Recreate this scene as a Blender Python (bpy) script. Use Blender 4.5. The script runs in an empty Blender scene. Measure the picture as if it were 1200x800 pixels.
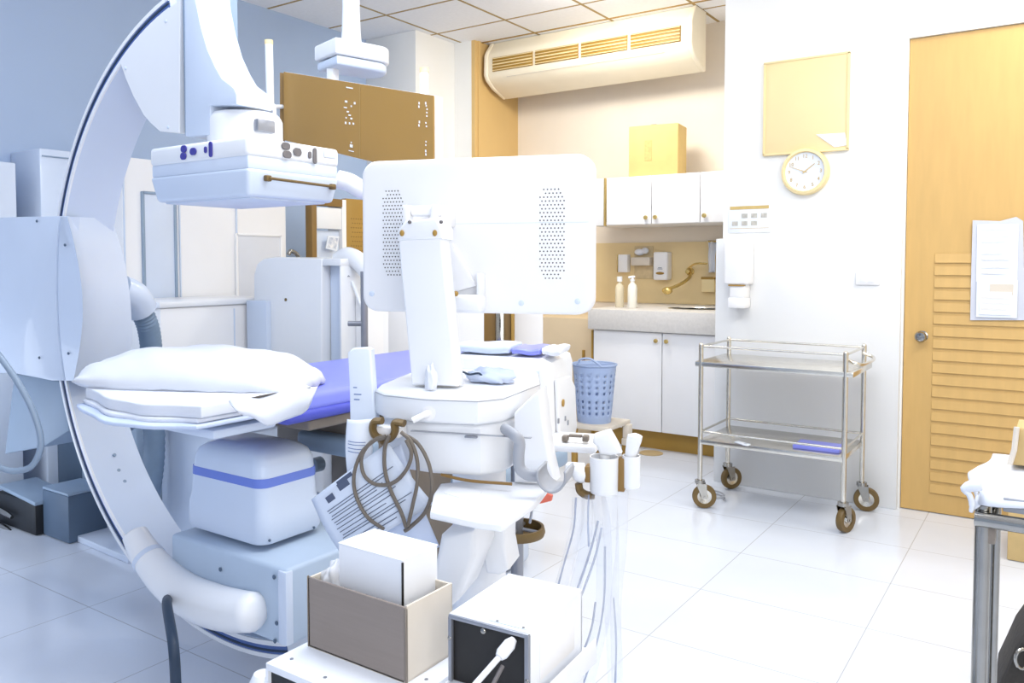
import bpy, bmesh, math, random
from mathutils import Vector, Matrix
random.seed(4)
C = bpy.context.scene.collection
PI = math.pi
# ------------------------------------------------------------------ camera model (frame taken as 1200 x 800)
F = 950.0; CY = 349.5; CH = 1.2; YAW = math.radians(34.2); PIT = math.radians(2.5)
cs, sn, cp, sp = math.cos(YAW), math.sin(YAW), math.cos(PIT), math.sin(PIT)
def ray(u, v):
    x = (u-600)/F; y = (CY-v)/F; f = cp+y*sp; up = y*cp-sp
    return Vector((x*cs-f*sn, x*sn+f*cs, up))
O = Vector((0, 0, CH))
def at_z(u, v, z): r = ray(u, v); return O+r*((z-CH)/r.z)
def at_y(u, v, y): r = ray(u, v); return O+r*(y/r.y)
def at_x(u, v, x): r = ray(u, v); return O+r*(x/r.x)
def at_d(u, v, d): return O+ray(u, v)*d
def at_pl(u, v, p, n): r = ray(u, v); return O+r*((p-O).dot(n)/r.dot(n))
# ------------------------------------------------------------------ materials
def lin(h):
    r = []
    for i in (0, 2, 4):
        c = int(h[i:i+2], 16)/255; r.append(c/12.92 if c <= .04045 else ((c+.055)/1.055)**2.4)
    return (*r, 1)
MAT = {}
def mat(name, col, rough=.5, metal=0, noise=0, scale=8, bump=0, col2=None, trans=0, alpha=1, coat=0, stretch=None, emit=None):
    m = bpy.data.materials.new(name); m.use_nodes = True; nt = m.node_tree; b = nt.nodes['Principled BSDF']
    b.inputs['Roughness'].default_value = rough; b.inputs['Metallic'].default_value = metal
    b.inputs['Coat Weight'].default_value = coat
    b.inputs['Transmission Weight'].default_value = trans; b.inputs['Alpha'].default_value = alpha
    tc = nt.nodes.new('ShaderNodeTexCoord'); n = nt.nodes.new('ShaderNodeTexNoise'); n.inputs['Scale'].default_value = scale
    mp = nt.nodes.new('ShaderNodeMapping'); nt.links.new(tc.outputs['Object'], mp.inputs[0]); nt.links.new(mp.outputs[0], n.inputs['Vector'])
    if stretch: mp.inputs['Scale'].default_value = stretch
    r = nt.nodes.new('ShaderNodeMapRange'); r.inputs[1].default_value = .3; r.inputs[2].default_value = .7
    nt.links.new(n.outputs['Fac'], r.inputs[0])
    mx = nt.nodes.new('ShaderNodeMix'); mx.data_type = 'RGBA'
    a = lin(col); mx.inputs[6].default_value = a
    mx.inputs[7].default_value = lin(col2) if col2 else tuple(c*(1-max(noise, .03)) for c in a[:3])+(1,)
    nt.links.new(r.outputs[0], mx.inputs[0]); nt.links.new(mx.outputs[2], b.inputs['Base Color'])
    if bump:
        bp = nt.nodes.new('ShaderNodeBump'); bp.inputs['Strength'].default_value = bump; bp.inputs['Distance'].default_value = .01
        nt.links.new(n.outputs['Fac'], bp.inputs['Height']); nt.links.new(bp.outputs[0], b.inputs['Normal'])
    if emit: b.inputs['Emission Color'].default_value = lin(col); b.inputs['Emission Strength'].default_value = emit
    MAT[name] = m; return m
def grid_lines(m, sx, ox, sy, oy, w, line, plain=None):
    """thin joints on a regular grid (object coordinates) mixed over the base colour"""
    nt = m.node_tree; b = nt.nodes['Principled BSDF']; tc = [n for n in nt.nodes if n.type == 'TEX_COORD'][0]
    sep = nt.nodes.new('ShaderNodeSeparateXYZ'); nt.links.new(tc.outputs['Object'], sep.inputs[0])
    outs = []
    for k, s, o, ww in ((0, sx, ox, w), (1, sy, oy, w)):
        a = nt.nodes.new('ShaderNodeMath'); a.operation = 'SUBTRACT'; nt.links.new(sep.outputs[k], a.inputs[0]); a.inputs[1].default_value = o-s/2
        d = nt.nodes.new('ShaderNodeMath'); d.operation = 'FLOORED_MODULO'; nt.links.new(a.outputs[0], d.inputs[0]); d.inputs[1].default_value = s
        e = nt.nodes.new('ShaderNodeMath'); e.operation = 'SUBTRACT'; nt.links.new(d.outputs[0], e.inputs[0]); e.inputs[1].default_value = s/2
        f = nt.nodes.new('ShaderNodeMath'); f.operation = 'ABSOLUTE'; nt.links.new(e.outputs[0], f.inputs[0])
        g = nt.nodes.new('ShaderNodeMath'); g.operation = 'LESS_THAN'; nt.links.new(f.outputs[0], g.inputs[0]); g.inputs[1].default_value = ww
        outs.append(g)
    mxx = nt.nodes.new('ShaderNodeMath'); mxx.operation = 'MAXIMUM'; nt.links.new(outs[0].outputs[0], mxx.inputs[0]); nt.links.new(outs[1].outputs[0], mxx.inputs[1])
    src = b.inputs['Base Color'].links[0].from_socket
    mx = nt.nodes.new('ShaderNodeMix'); mx.data_type = 'RGBA'; nt.links.new(mxx.outputs[0], mx.inputs[0])
    nt.links.new(src, mx.inputs[6]); mx.inputs[7].default_value = lin(line); nt.links.new(mx.outputs[2], b.inputs['Base Color'])
FLOOR = mat('floor_tile', 'DFE6F3', .16, noise=.05, scale=2.5, coat=.2); grid_lines(FLOOR, .57, -1.077, .45, 2.82, .0017, 'B4B8C0')
CEIL = mat('ceiling_tile', 'F4F4F6', .9, noise=.04, scale=40); grid_lines(CEIL, .612, -3.278, .55, 4.736, .011, 'A98F5C')
WALLB = mat('wall_blue_grey', 'B0C4E2', .75, noise=.05, scale=2)
WALLW = mat('wall_white', 'F0F0EE', .7, noise=.03, scale=3)
WALLT = mat('wall_tan', 'F1E6D6', .7, noise=.05, scale=3)
SPLASH = mat('splash_tan', 'EBD3A0', .45, noise=.06, scale=5)
TILE = mat('wainscot_tile', 'E4E5E6', .28, noise=.05, scale=2, coat=.2)
DOOR = mat('door_gold_wood', 'CFA968', .45, noise=.07, scale=6, stretch=(6, 6, .8))
PALEW = mat('pale_white_board', 'E4ECF8', .5)
TAN = mat('tan_cloth', 'CBAE78', .85, noise=.08, scale=20)
HOUSE = mat('housing_blue_grey', 'B7C8DC', .45, noise=.04)
PRINT = mat('printout_paper', 'D3DDEE', .8, noise=.05, scale=8)
GOLDW = mat('gold_wall', 'D6B478', .6, noise=.05, scale=3)
ACW = mat('warm_lit_casing', 'F3E9D2', .45, noise=.03)  # warm tint of the light put into the white casing's colour
GOLD = mat('gold_brown', 'A88338', .5, noise=.1, scale=6)
GOLDD = mat('dark_gold_brown', '8A6A35', .5, noise=.1, scale=6)
PANEL = mat('display_bronze', 'A27E42', .35, noise=.08, scale=3)
WHITE = mat('enamel_white', 'EDEFF3', .35, noise=.03, scale=4, coat=.3)
WHITEM = mat('matt_white', 'F0F0F2', .6, noise=.03, scale=4)
PALE = mat('pale_blue_plastic', 'D3DEF0', .4, noise=.05, scale=4)
SHELLB = mat('shell_shade_tint', 'CFDBEE', .35, noise=.04, scale=4, coat=.2)  # white shell, with the blue of its shade put into the colour
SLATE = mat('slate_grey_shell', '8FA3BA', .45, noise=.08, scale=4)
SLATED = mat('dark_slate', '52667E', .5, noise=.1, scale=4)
NAVY = mat('navy_rubber', '22354C', .5, noise=.1, scale=10)
RAILB = mat('rail_blue_steel', '4F6BAA', .4, noise=.1, scale=10)
BTN = mat('button_indigo', '3F3C9C', .3, noise=.1, scale=10)
BTNG = mat('button_grey', '6E6A6C', .4, noise=.1, scale=10)
STRIPE = mat('stripe_blue', '6C83D6', .45, noise=.05, scale=10)
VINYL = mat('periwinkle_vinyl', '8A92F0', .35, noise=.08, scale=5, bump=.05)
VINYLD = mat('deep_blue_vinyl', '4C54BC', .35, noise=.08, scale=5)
SHEET = mat('white_linen', 'E1E5EE', .85, noise=.04, scale=6, bump=.25)
SHEETB = mat('pale_blue_linen', 'CEDAF2', .85, noise=.08, scale=6, bump=.2)
STEEL = mat('brushed_steel', 'DDD9D0', .24, metal=1, noise=.1, scale=30)
CHROME = mat('chrome_steel', 'A3A19C', .12, metal=1, noise=.1, scale=30)
GREYM = mat('grey_metal', '9A9DA6', .35, metal=.5, noise=.1, scale=20)
GREYP = mat('grey_plastic', 'A3A6AE', .45, noise=.08, scale=10)
BROWNP = mat('brown_rubber', '6F5930', .5, noise=.1, scale=10)
BROWNG = mat('umber_grey_metal', '80766C', .45, noise=.15, scale=6)
CABLE = mat('taupe_cable', '6D655C', .45, noise=.08, scale=20)
CABLEB = mat('blue_grey_cable', '8496AC', .35, noise=.08, scale=20)
HOSE = mat('hose_grey', '7A90A8', .5, noise=.08, scale=20)
BLACK = mat('black_panel', '1D1A18', .5, noise=.2, scale=30)
BLACKB = mat('blue_black_panel', '10161E', .5, noise=.2, scale=30)
CARD = mat('cardboard_shaded', '8E847E', .85, noise=.06, scale=12, stretch=(1, 1, 14))
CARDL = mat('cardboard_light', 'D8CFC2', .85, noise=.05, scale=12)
CARDG = mat('cardboard_gold', 'E0C17E', .85, noise=.06, scale=12)
CARDW = mat('carton_white', 'EEF1F7', .6, noise=.03, scale=8)
PAPER = mat('paper_white', 'E9EEF7', .8, noise=.04, scale=10)
INK = mat('ink_grey', '55607A', .8, noise=.1, scale=30)
INKB = mat('ink_blue', '6E86B8', .8, noise=.1, scale=30)
INKG = mat('ink_gold', 'D3B878', .8, noise=.1, scale=30)
ORANGE = mat('orange_plastic', 'E2705A', .5, noise=.1, scale=10)
BASKET = mat('basket_blue', 'A3B6DA', .5, noise=.08, scale=6)
CLEAR = mat('clear_vinyl', 'E8EEFA', .08, trans=.0, alpha=.16)
CLEARE = mat('clear_vinyl_fold', '97A3BE', .12, alpha=.5)
POUCH = mat('plastic_pouch', 'DCE0EC', .3, alpha=.8)
GLASSP = mat('bottle_plastic', 'EFE4C8', .25, alpha=.75)
PGOLD = mat('pale_gold_board', 'F1DCA8', .5, noise=.05, scale=3)
BRASS = mat('pale_brass', 'D9BC74', .25, metal=.7, noise=.1, scale=30)
DARK = mat('charcoal_fabric', '33302E', .8, noise=.2, scale=60, bump=.2)
PERF = mat('perforation_grey', '57534F', .6, noise=.05, scale=20)
# ------------------------------------------------------------------ mesh builder
def rotz(a): return Matrix.Rotation(a, 4, 'Z')
class MB:
    def __init__(s): s.bm = bmesh.new()
    def _take(s, b, M=None):
        me = bpy.data.meshes.new('t'); 
        if M: b.transform(M)
        b.to_mesh(me); s.bm.from_mesh(me); bpy.data.meshes.remove(me); b.free(); return s
    def box(s, c, sz, bev=0, seg=2, M=None, taper=None):
        b = bmesh.new(); bmesh.ops.create_cube(b, size=1)
        for v in b.verts:
            if taper and v.co.z > 0: v.co.x *= taper[0]; v.co.y *= taper[1]
            v.co = Vector((v.co.x*sz[0], v.co.y*sz[1], v.co.z*sz[2]))
        if bev: bmesh.ops.bevel(b, geom=b.edges[:], offset=min(bev, min(sz)*.49), segments=seg, profile=.5, affect='EDGES')
        return s._take(b, Matrix.Translation(c) @ (M or Matrix()))
    def b6(s, x0, x1, y0, y1, z0, z1, bev=0, seg=2):
        return s.box(((x0+x1)/2, (y0+y1)/2, (z0+z1)/2), (abs(x1-x0), abs(y1-y0), abs(z1-z0)), bev, seg)
    def tube(s, pts, r, n=10, closed=False, flat=None):
        pts = [Vector(p) for p in pts]; R = r if isinstance(r, (list, tuple)) else [r]*len(pts)
        rings = []; m = len(pts); prev = None
        for i, p in enumerate(pts):
            if closed: t = pts[(i+1) % m]-pts[i-1]
            else: t = pts[min(i+1, m-1)]-pts[max(i-1, 0)]
            t.normalize()
            if prev is None:
                a = Vector((0, 0, 1)) if abs(t.z) < .9 else Vector((1, 0, 0)); a = (a-t*a.dot(t)).normalized()
            else: a = (prev-t*prev.dot(t)).normalized()
            prev = a; b = t.cross(a)
            rings.append([s.bm.verts.new(p+a*math.cos(2*PI*k/n)*R[i]+b*math.sin(2*PI*k/n)*R[i]*(flat or 1)) for k in range(n)])
        for i in range(m if closed else m-1):
            A, B = rings[i], rings[(i+1) % m]
            for k in range(n): s.bm.faces.new((A[k], A[(k+1) % n], B[(k+1) % n], B[k]))
        if not closed:
            s.bm.faces.new(rings[0][::-1]); s.bm.faces.new(rings[-1])
        return s
    def cyl(s, p0, p1, r0, r1=None, n=20): return s.tube([p0, p1], [r0, r0 if r1 is None else r1], n)
    def ball(s, c, r, n=16, sc=(1, 1, 1)):
        b = bmesh.new(); bmesh.ops.create_uvsphere(b, u_segments=n, v_segments=n//2+2, radius=r)
        for v in b.verts: v.co = Vector((v.co.x*sc[0], v.co.y*sc[1], v.co.z*sc[2]))
        return s._take(b, Matrix.Translation(c))
    def lathe(s, c, prof, n=24, M=None):
        b = bmesh.new(); rings = []
        for r, z in prof: rings.append([b.verts.new((r*math.cos(2*PI*k/n), r*math.sin(2*PI*k/n), z)) for k in range(n)])
        for A, B in zip(rings, rings[1:]):
            for k in range(n): b.faces.new((A[k], A[(k+1) % n], B[(k+1) % n], B[k]))
        if prof[0][0] > 1e-4: b.faces.new(rings[0][::-1])
        if prof[-1][0] > 1e-4: b.faces.new(rings[-1])
        bmesh.ops.remove_doubles(b, verts=b.verts, dist=1e-6)
        return s._take(b, Matrix.Translation(c) @ (M or Matrix()))
    def prism(s, pts, d, bev=0, seg=2):
        """closed outline of 3-D points swept along vector d"""
        b = bmesh.new(); A = [b.verts.new(p) for p in pts]; B = [b.verts.new(Vector(p)+Vector(d)) for p in pts]
        f1 = b.faces.new(A); f2 = b.faces.new(B[::-1]); n = len(pts)
        for i in range(n): b.faces.new((A[i], A[i-1], B[i-1], B[i]))
        bmesh.ops.recalc_face_normals(b, faces=b.faces[:])
        if bev:
            es = [e for e in list(f1.edges)+list(f2.edges)]
            bmesh.ops.bevel(b, geom=es, offset=bev, segments=seg, profile=.5, affect='EDGES')
        return s._take(b)
    def grid(s, fn, nu, nv, thick=0):
        V = [[s.bm.verts.new(fn(i/nu, j/nv)) for j in range(nv+1)] for i in range(nu+1)]
        for i in range(nu):
            for j in range(nv): s.bm.faces.new((V[i][j], V[i+1][j], V[i+1][j+1], V[i][j+1]))
        return s
    def xf(s, M): s.bm.transform(M); return s
    def build(s, name, m, parent=None, ang=40, origin=None, recalc=True, solid=0, sub=0):
        if recalc: bmesh.ops.recalc_face_normals(s.bm, faces=s.bm.faces[:])
        me = bpy.data.meshes.new(name)
        if parent is not None: W = WM[parent.name]
        else:
            if origin is None:
                xs = [v.co for v in s.bm.verts]
                lo = Vector([min(v[i] for v in xs) for i in range(3)]); hi = Vector([max(v[i] for v in xs) for i in range(3)])
                origin = ((lo.x+hi.x)/2, (lo.y+hi.y)/2, lo.z)
            W = Matrix.Translation(origin)
        s.bm.transform(W.inverted()); s.bm.to_mesh(me); s.bm.free()
        for p in me.polygons: p.use_smooth = True
        me.set_sharp_from_angle(angle=math.radians(ang)); me.materials.append(m)
        o = bpy.data.objects.new(name, me); C.objects.link(o)
        if parent is not None: o.parent = parent
        else: o.matrix_world = W
        WM[o.name] = W
        if solid: q = o.modifiers.new('thickness', 'SOLIDIFY'); q.thickness = solid; q.offset = 0
        if sub: q = o.modifiers.new('smooth', 'SUBSURF'); q.levels = sub; q.render_levels = sub
        return o
WM = {}
def tag(o, label, cat, group=None):
    o['label'] = label; o['category'] = cat
    if group: o['group'] = group
    return o
def thing(name, label, cat, loc, rz=0, group=None):
    o = bpy.data.objects.new(name, None); C.objects.link(o); o.empty_display_size = .05
    o.location = loc; o.rotation_euler = (0, 0, rz); WM[o.name] = Matrix.Translation(loc) @ rotz(rz)
    return tag(o, label, cat, group)
def struct(name, mb, m, parent=None, **k):
    o = mb.build(name, m, parent, origin=(0, 0, 0) if parent is None else None, **k)
    if parent is None: o['kind'] = 'structure'
    return o
def spline(pts, n=8):
    P = [Vector(p) for p in pts]; P = [P[0]*2-P[1]]+P+[P[-1]*2-P[-2]]; out = []
    for i in range(1, len(P)-2):
        for k in range(n):
            t = k/n; a, b, c, d = P[i-1:i+3]
            out.append(.5*((2*b)+(c-a)*t+(2*a-5*b+4*c-d)*t*t+(3*b-a-3*c+d)*t**3))
    out.append(P[-2]); return out
def rrect(x0, x1, z0, z1, r, n=6):
    """rounded rectangle outline in 2-D"""
    out = []
    for cx, cz, a in ((x1-r, z1-r, 0), (x0+r, z1-r, 90), (x0+r, z0+r, 180), (x1-r, z0+r, 270)):
        for k in range(n+1): t = math.radians(a+90*k/n); out.append((cx+r*math.cos(t), cz+r*math.sin(t)))
    return out
# ================================================================== ROOM
XL, YB, YR, HC = -4.45, 5.62, 4.3, 2.9
XP, XG, XC = -1.535, -3.76, -3.95
YG = at_x(556, 100, XG).y
struct('floor', MB().b6(-5.2, 2.6, -2.4, 5.75, -.1, 0), FLOOR)
struct('ceiling', MB().b6(-5.2, 2.6, -2.4, 5.75, HC, HC+.1), CEIL)
struct('wall_left', MB().b6(XL-.12, XL, -2.4, 5.75, 0, HC), WALLB)
struct('wall_column', MB().b6(XL, XC, 4.56, YG, 0, HC, .004).b6(XL, XG-.03, YG, YB+.1, 0, HC), WALLW)
struct('wall_back', MB().b6(XG-.03, XP, YB, YB+.12, 0, HC), WALLT)
struct('trim_1', MB().b6(XG-.03, XG, YG+.002, YB, 0, HC).b6(XG-.005, XG+.012, YG+.04, YG+.07, 0, HC), GOLDW)
struct('trim_2', MB().b6(XG+.001, XP, YB-.012, YB, .9, at_y(700, 285, YB).z), SPLASH)
# right-hand wall: pillar side + wall with the door opening
XD0 = at_y(1058, 400, YR).x; XD1 = XD0+1.0; ZD = 2.27
w = MB().b6(XP, XD0, YR, YB+.12, 0, HC).b6(XD0, XD1, YR, YR+.15, ZD, HC).b6(XD1, 2.6, YR, YR+.15, 0, HC)
struct('wall_right', w, WALLW)
zt = at_y(950, 278, YR).z
struct('trim_3', MB().b6(XP-.03, XD0-.01, YR-.025, YR-.001, 0, zt, .004), TILE)
d = struct('door_1', MB().b6(XD0+.002, XD1-.002, YR+.02, YR+.06, .004, ZD-.002), DOOR)
lv = MB(); xa = at_y(1093, 400, YR+.02).x; z = .12
while z < 1.26:
    lv.box(((xa+XD1-.09)/2, YR+.018, z), (XD1-.09-xa, .006, .046), .002, 1, Matrix.Rotation(-.13, 4, 'X')); z += .058
lv.build('louvre', DOOR, d)
k = at_y(1080, 394, YR); kb = MB().lathe((k.x, YR+.02, k.z), [(.026, 0), (.026, .006), (.01, .01), (.01, .03), (.024, .04), (.027, .052), (.02, .064), (0, .068)], 20, Matrix.Rotation(PI/2, 4, 'X'))
kb.build('door_knob', CHROME, d)
# ------------------------------------------------------------------ things on the right wall
def wallbox(u0, v0, u1, v1, y, th=.01):
    a = at_y(u0, v0, y); b = at_y(u1, v1, y); return min(a.x, b.x), max(a.x, b.x), min(a.z, b.z), max(a.z, b.z)
x0, x1, z0, z1 = wallbox(896, 182.5, 996, 62, YR)
t = thing('notice_board', 'square pale gold notice board high on the white wall above the clock', 'notice board', ((x0+x1)/2, YR, z0))
MB().b6(x0, x1, YR-.02, YR-.001, z0, z1, .002).build('board', PGOLD, t)
fr = MB()
for a, b, c, e in ((x0-.004, x1+.004, z0-.004, z0+.006), (x0-.004, x1+.004, z1-.006, z1+.004), (x0-.004, x0+.006, z0, z1), (x1-.006, x1+.004, z0, z1)): fr.b6(a, b, YR-.024, YR-.001, c, e, .001)
fr.build('frame', PGOLD, t)
P = [at_y(u, v, YR-.022) for u, v in ((956, 157.5), (990, 155.5), (993, 170), (978, 172.5))]
tag(MB().prism([p for p in P], (0, -.0015, 0)).build('flash_glint', PAPER), 'small painted white flash reflection in the lower right corner of the pale gold board', 'paper')  # flash reflection on the board, drawn as a thin white patch
ck = at_y(943, 201, YR-.03); t = thing('wall_clock', 'round white wall clock with pale gold rim hanging below the gold board', 'clock', (ck.x, YR, ck.z)); RC = .118
RX = Matrix.Rotation(PI/2, 4, 'X')
MB().lathe((ck.x, YR-.001, ck.z), [(RC, 0), (RC+.002, .02), (RC-.004, .042), (RC-.016, .046), (RC-.02, .036), (RC-.02, .02), (0, .02)], 48, RX).build('rim', PGOLD, t)
fc = MB().lathe((ck.x, YR-.024, ck.z), [(RC-.019, 0), (RC-.019, .003), (0, .003)], 48, RX).build('clock_face', PAPER, t)
def text(body, size, M, m, name, parent, ext=.0006, align='CENTER'):
    cu = bpy.data.curves.new(name, 'FONT'); cu.body = body; cu.size = size; cu.extrude = ext; cu.align_x = align; cu.align_y = 'CENTER'
    o = bpy.data.objects.new(name, cu); C.objects.link(o); bpy.context.view_layer.update()
    me = bpy.data.meshes.new_from_object(o.evaluated_get(bpy.context.evaluated_depsgraph_get())); bpy.data.objects.remove(o)
    me.transform(M); b = MB(); b.bm.from_mesh(me); bpy.data.meshes.remove(me); return b.build(name, m, parent)
for h in range(1, 13):
    a = math.radians(90-30*h)
    text(str(h), .026, Matrix.Translation((ck.x+.078*math.cos(a), YR-.0285, ck.z+.078*math.sin(a))) @ RX, INKG, 'numeral', fc)
for ang, ln, wd in ((38, .062, .006), (159, .082, .004)):
    a = math.radians(ang); dr = Vector((math.cos(a), 0, math.sin(a)))
    MB().tube([Vector((ck.x, YR-.031, ck.z))-dr*.012, Vector((ck.x, YR-.031, ck.z))+dr*ln], [wd/2, wd/4], 6).build('hand', INKG, t)
x0, x1, z0, z1 = wallbox(854, 273, 903.5, 237.5, YR)
t = thing('wall_planner', 'white wall planner chart with gold heading and photo squares left of the clock', 'chart', ((x0+x1)/2, YR, z0))
MB().b6(x0, x1, YR-.008, YR-.001, z0, z1, .001).build('sheet', PAPER, t)
MB().b6(x0+.008, x1-.008, YR-.0095, YR-.008, z1-.03, z1-.012).b6(x0+.008, x1-.008, YR-.0095, YR-.008, z0+.022, z0+.024).build('heading', INKG, t)
q = MB()
for r in range(2):
    for c in range(4):
        cx = x0+(x1-x0)*(.16+.23*c); cz = z1-(z1-z0)*(.42+.26*r)
        if (r, c) in ((0, 0), (1, 3)): continue
        q.b6(cx-.016, cx+.016, YR-.0095, YR-.008, cz-.012, cz+.012)
q.build('pictures', mat('print_grey', 'C9C6BE', .8, noise=.25, scale=70), t)
x0, x1, z0, z1 = wallbox(850, 333, 879, 283, YR-.1)
t = thing('paper_towel_dispenser', 'white wall dispenser mounted at the left edge of the tiled wall', 'dispenser', ((x0+x1)/2, YR-.025, z0-.15))
MB().b6(x0, x1, YR-.13, YR-.0255, z0, z1, .012, 3).build('housing', WHITEM, t)
MB().b6(x0+.03, x1-.02, YR-.12, YR-.026, z0-.07, z0+.002, .006).build('nozzle', WHITEM, t)
MB().b6(x0+.02, x1-.015, YR-.125, YR-.026, z0-.125, z0-.068, .01).build('drip_tray', WHITEM, t)
MB().b6(x0+.025, x1-.02, YR-.128, YR-.10, z0-.008, z0-.001, .001).build('slot', GOLD, t)
x0, x1, z0, z1 = wallbox(1003, 333.5, 1031, 318.5, YR-.03)
t = thing('wall_switch', 'small white double switch plate on the tiled wall beside the gold door', 'switch', ((x0+x1)/2, YR-.026, z0))
MB().b6(x0, x1, YR-.036, YR-.026, z0, z1, .003).build('plate', WHITEM, t)
MB().b6(x0+.02, (x0+x1)/2-.004, YR-.040, YR-.036, z0+.012, z1-.012, .001).b6((x0+x1)/2+.004, x1-.02, YR-.040, YR-.036, z0+.012, z1-.012, .001).build('rocker', WHITE, t)
# document pouch on the door
yd = YR+.012
P = [at_y(u, v, yd) for u, v in ((1140, 258), (1172, 259), (1191, 254), (1199, 259), (1201, 375), (1137, 375), (1138, 330))]
t = thing('document_pouch', 'crumpled clear plastic pouch of white papers taped on the gold door', 'pouch', (P[0].x, yd, P[4].z))
MB().prism(P, (0, -.006, 0)).build('pouch', POUCH, t)
for i, (a, b, c, e, g) in enumerate(((1144, 262, 1194, 330, .009), (1144, 328, 1193, 371, .012), (1160, 333, 1188, 345, .0145), (1148, 342, 1186, 368, .0165))):
    x0, x1, z0, z1 = wallbox(a, e, c, b, yd)
    MB().b6(x0, x1, yd-g-.002, yd-g, z0, z1).build('paper', PAPER if i != 2 else CARDL, t)
ln = MB()
for v in (268, 276, 282, 296, 303, 312, 319, 348, 354, 361):
    x0, x1, z0, z1 = wallbox(1150, v+1.6, 1184-(v % 3)*4, v, yd); ln.b6(x0, x1, yd-.0195, yd-.0185, z0, z1)
ln.build('printed_lines', mat('faint_print', 'DDDCDA', .8), t)
# ================================================================== ALCOVE
# lower cabinets
YF = 4.75; xc0 = at_y(694, 440, YF).x; zk = .13; zc0 = at_y(770, 389, YF).z; zc1 = at_y(770, 364, YF).z
t = thing('base_cabinet', 'white two door base cabinet with dark gold plinth under the sink counter', 'cabinet', ((xc0+XP)/2, 5.1, 0))
MB().b6(xc0, XP-.004, YF+.02, YB-.002, zk, zc0-.002).build('body', WHITEM, t)
MB().b6(xc0+.01, XP-.004, YF+.07, YB-.01, 0, zk).build('plinth', GOLD, t)
xs = [xc0+.006, at_y(775.5, 440, YF).x, XP-.006]
for i in range(2):
    dd = MB().b6(xs[i]+.003, xs[i+1]-.003, YF, YF+.018, zk-.004, zc0-.006, .003).build('door', WHITEM, t)
    kx = (xs[1]-.035) if i == 0 else (xs[1]+.035)
    MB().lathe((kx, YF-.001, zc0-.055), [(.006, 0), (.006, .012), (.014, .016), (.013, .024), (0, .027)], 14, RX).build('knob', BRASS, dd)
MB().b6(xc0-.012, xc0-.002, YF+.005, YB-.01, 0, zc0-.01, .002).build('side_panel', GOLD, t)
t = thing('sink_counter', 'grey white sink worktop with deep front edge below the soap dispenser', 'worktop', ((xc0+XP)/2, 5.1, zc0))
MB().b6(xc0-.02, XP-.004, YF-.03, YB-.013, zc0, zc1, .006).build('worktop', mat('counter_stone', 'DDD9D4', .4, noise=.08, scale=60), t)
sx0 = at_z(740, 362, zc1).x
MB().lathe((-1.98, 5.08, zc1), [(.20, 0), (.20, .004), (.19, .005), (.17, -.02), (.15, -.022), (0, -.024)], 32, Matrix.Diagonal((1, .7, 1, 1))).build('sink_rim', STEEL, t)
# upper cabinets
YU = 5.12; zu0 = at_y(711, 264, YU).z; zu1 = at_y(711, 208.5, YU).z
xu = [at_y(710.5, 230, YU).x, at_y(763.5, 230, YU).x, at_y(820.5, 230, YU).x, XP-.004]
xl = at_y(690, 230, YU).x
t = thing('wall_cabinet', 'white three door wall cabinet hanging in the alcove above the sink', 'cabinet', ((xl+XP)/2, YB, zu0))
MB().b6(xl, XP-.004, YU+.019, YB-.002, zu0, zu1, .003).build('body', WHITEM, t)
MB().b6(xu[0]-.02, xu[0]-.006, YU-.002, YU+.019, zu0-.004, zu1, .001).build('edge_strip', BRASS, t)
for i in range(3):
    dd = MB().b6(xu[i]+.003, xu[i+1]-.003, YU, YU+.018, zu0+.002, zu1-.002, .003).build('door', WHITEM, t)
    kx = [xu[1]-.035, xu[1]+.035, xu[2]+.035][i]
    MB().lathe((kx, YU-.001, zu0+.045), [(.006, 0), (.006, .012), (.015, .016), (.014, .024), (0, .027)], 14, RX).build('knob', BRASS, dd)
# gold carton on the wall cabinet
a = at_y(732, 149, 5.16); b = at_y(787, 142, 5.16)
t = thing('storage_carton', 'tan cardboard carton standing on top of the wall cabinet', 'box', ((a.x+b.x)/2, 5.3, zu1))
Mz = rotz(math.radians(7)); cx, cy = (a.x+b.x)/2+.02, 5.285; zt2 = a.z-.0; hh = zt2-zu1
MB().box((cx, cy, zu1+hh/2), (b.x-a.x, .22, hh), .006, 2, Mz).build('box_body', CARDG, t)
MB().box((cx-.02, cy-.114, zu1+hh*.5), (.05, .004, hh*.4), .001, 1, Mz).build('label', mat('tan_label', 'DDBB78', .8, noise=.2, scale=60), t)
MB().box((cx, cy, zu1+hh+.0035), (.04, .222, .003), .001, 1, Mz).build('tape', CARDL, t)
# small wall items
def on(u, v, y=YB-.013): return at_y(u, v, y)
def wb(u0, v0, u1, v1, th, bev=.004, y=YB-.014):
    a = at_y(u0, v1, y-th); b = at_y(u1, v0, y-th); return (a.x, b.x, y-th, y, a.z, b.z, bev)
t = thing('soap_dispenser', 'white wall soap dispenser with oval gold window above the counter', 'dispenser', on(773, 328))
r = wb(765, 295, 782, 328, .09); MB().b6(*r[:6], .012, 3).build('housing', WHITEM, t)
MB().ball(((r[0]+r[1])/2, r[2], r[4]+.05), .03, 16, (1.1, .25, .35)).build('window', GOLD, t)
MB().b6((r[0]+r[1])/2-.02, (r[0]+r[1])/2+.02, r[2]-.003, r[2]+.002, r[4]+.08, r[4]+.083).b6((r[0]+r[1])/2-.014, (r[0]+r[1])/2+.014, r[2]-.003, r[2]+.002, r[4]+.089, r[4]+.092).build('lettering', INK, t)
t = thing('glove_box_holder', 'small pale box holder on the tan wall left of the soap dispenser', 'holder', on(749, 325))
r = wb(739, 288, 761, 311, .07); MB().b6(r[0], r[1], r[2], r[3], r[4], r[4]+(r[5]-r[4])*.42, .003).build('shelf_box', CARDL, t)
MB().b6(r[0], r[1], r[3]-.006, r[3], r[4]-.10, r[5], .002).build('back_plate', mat('plate_grey_tan', 'D9C49B', .5, noise=.15, scale=30), t)
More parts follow.
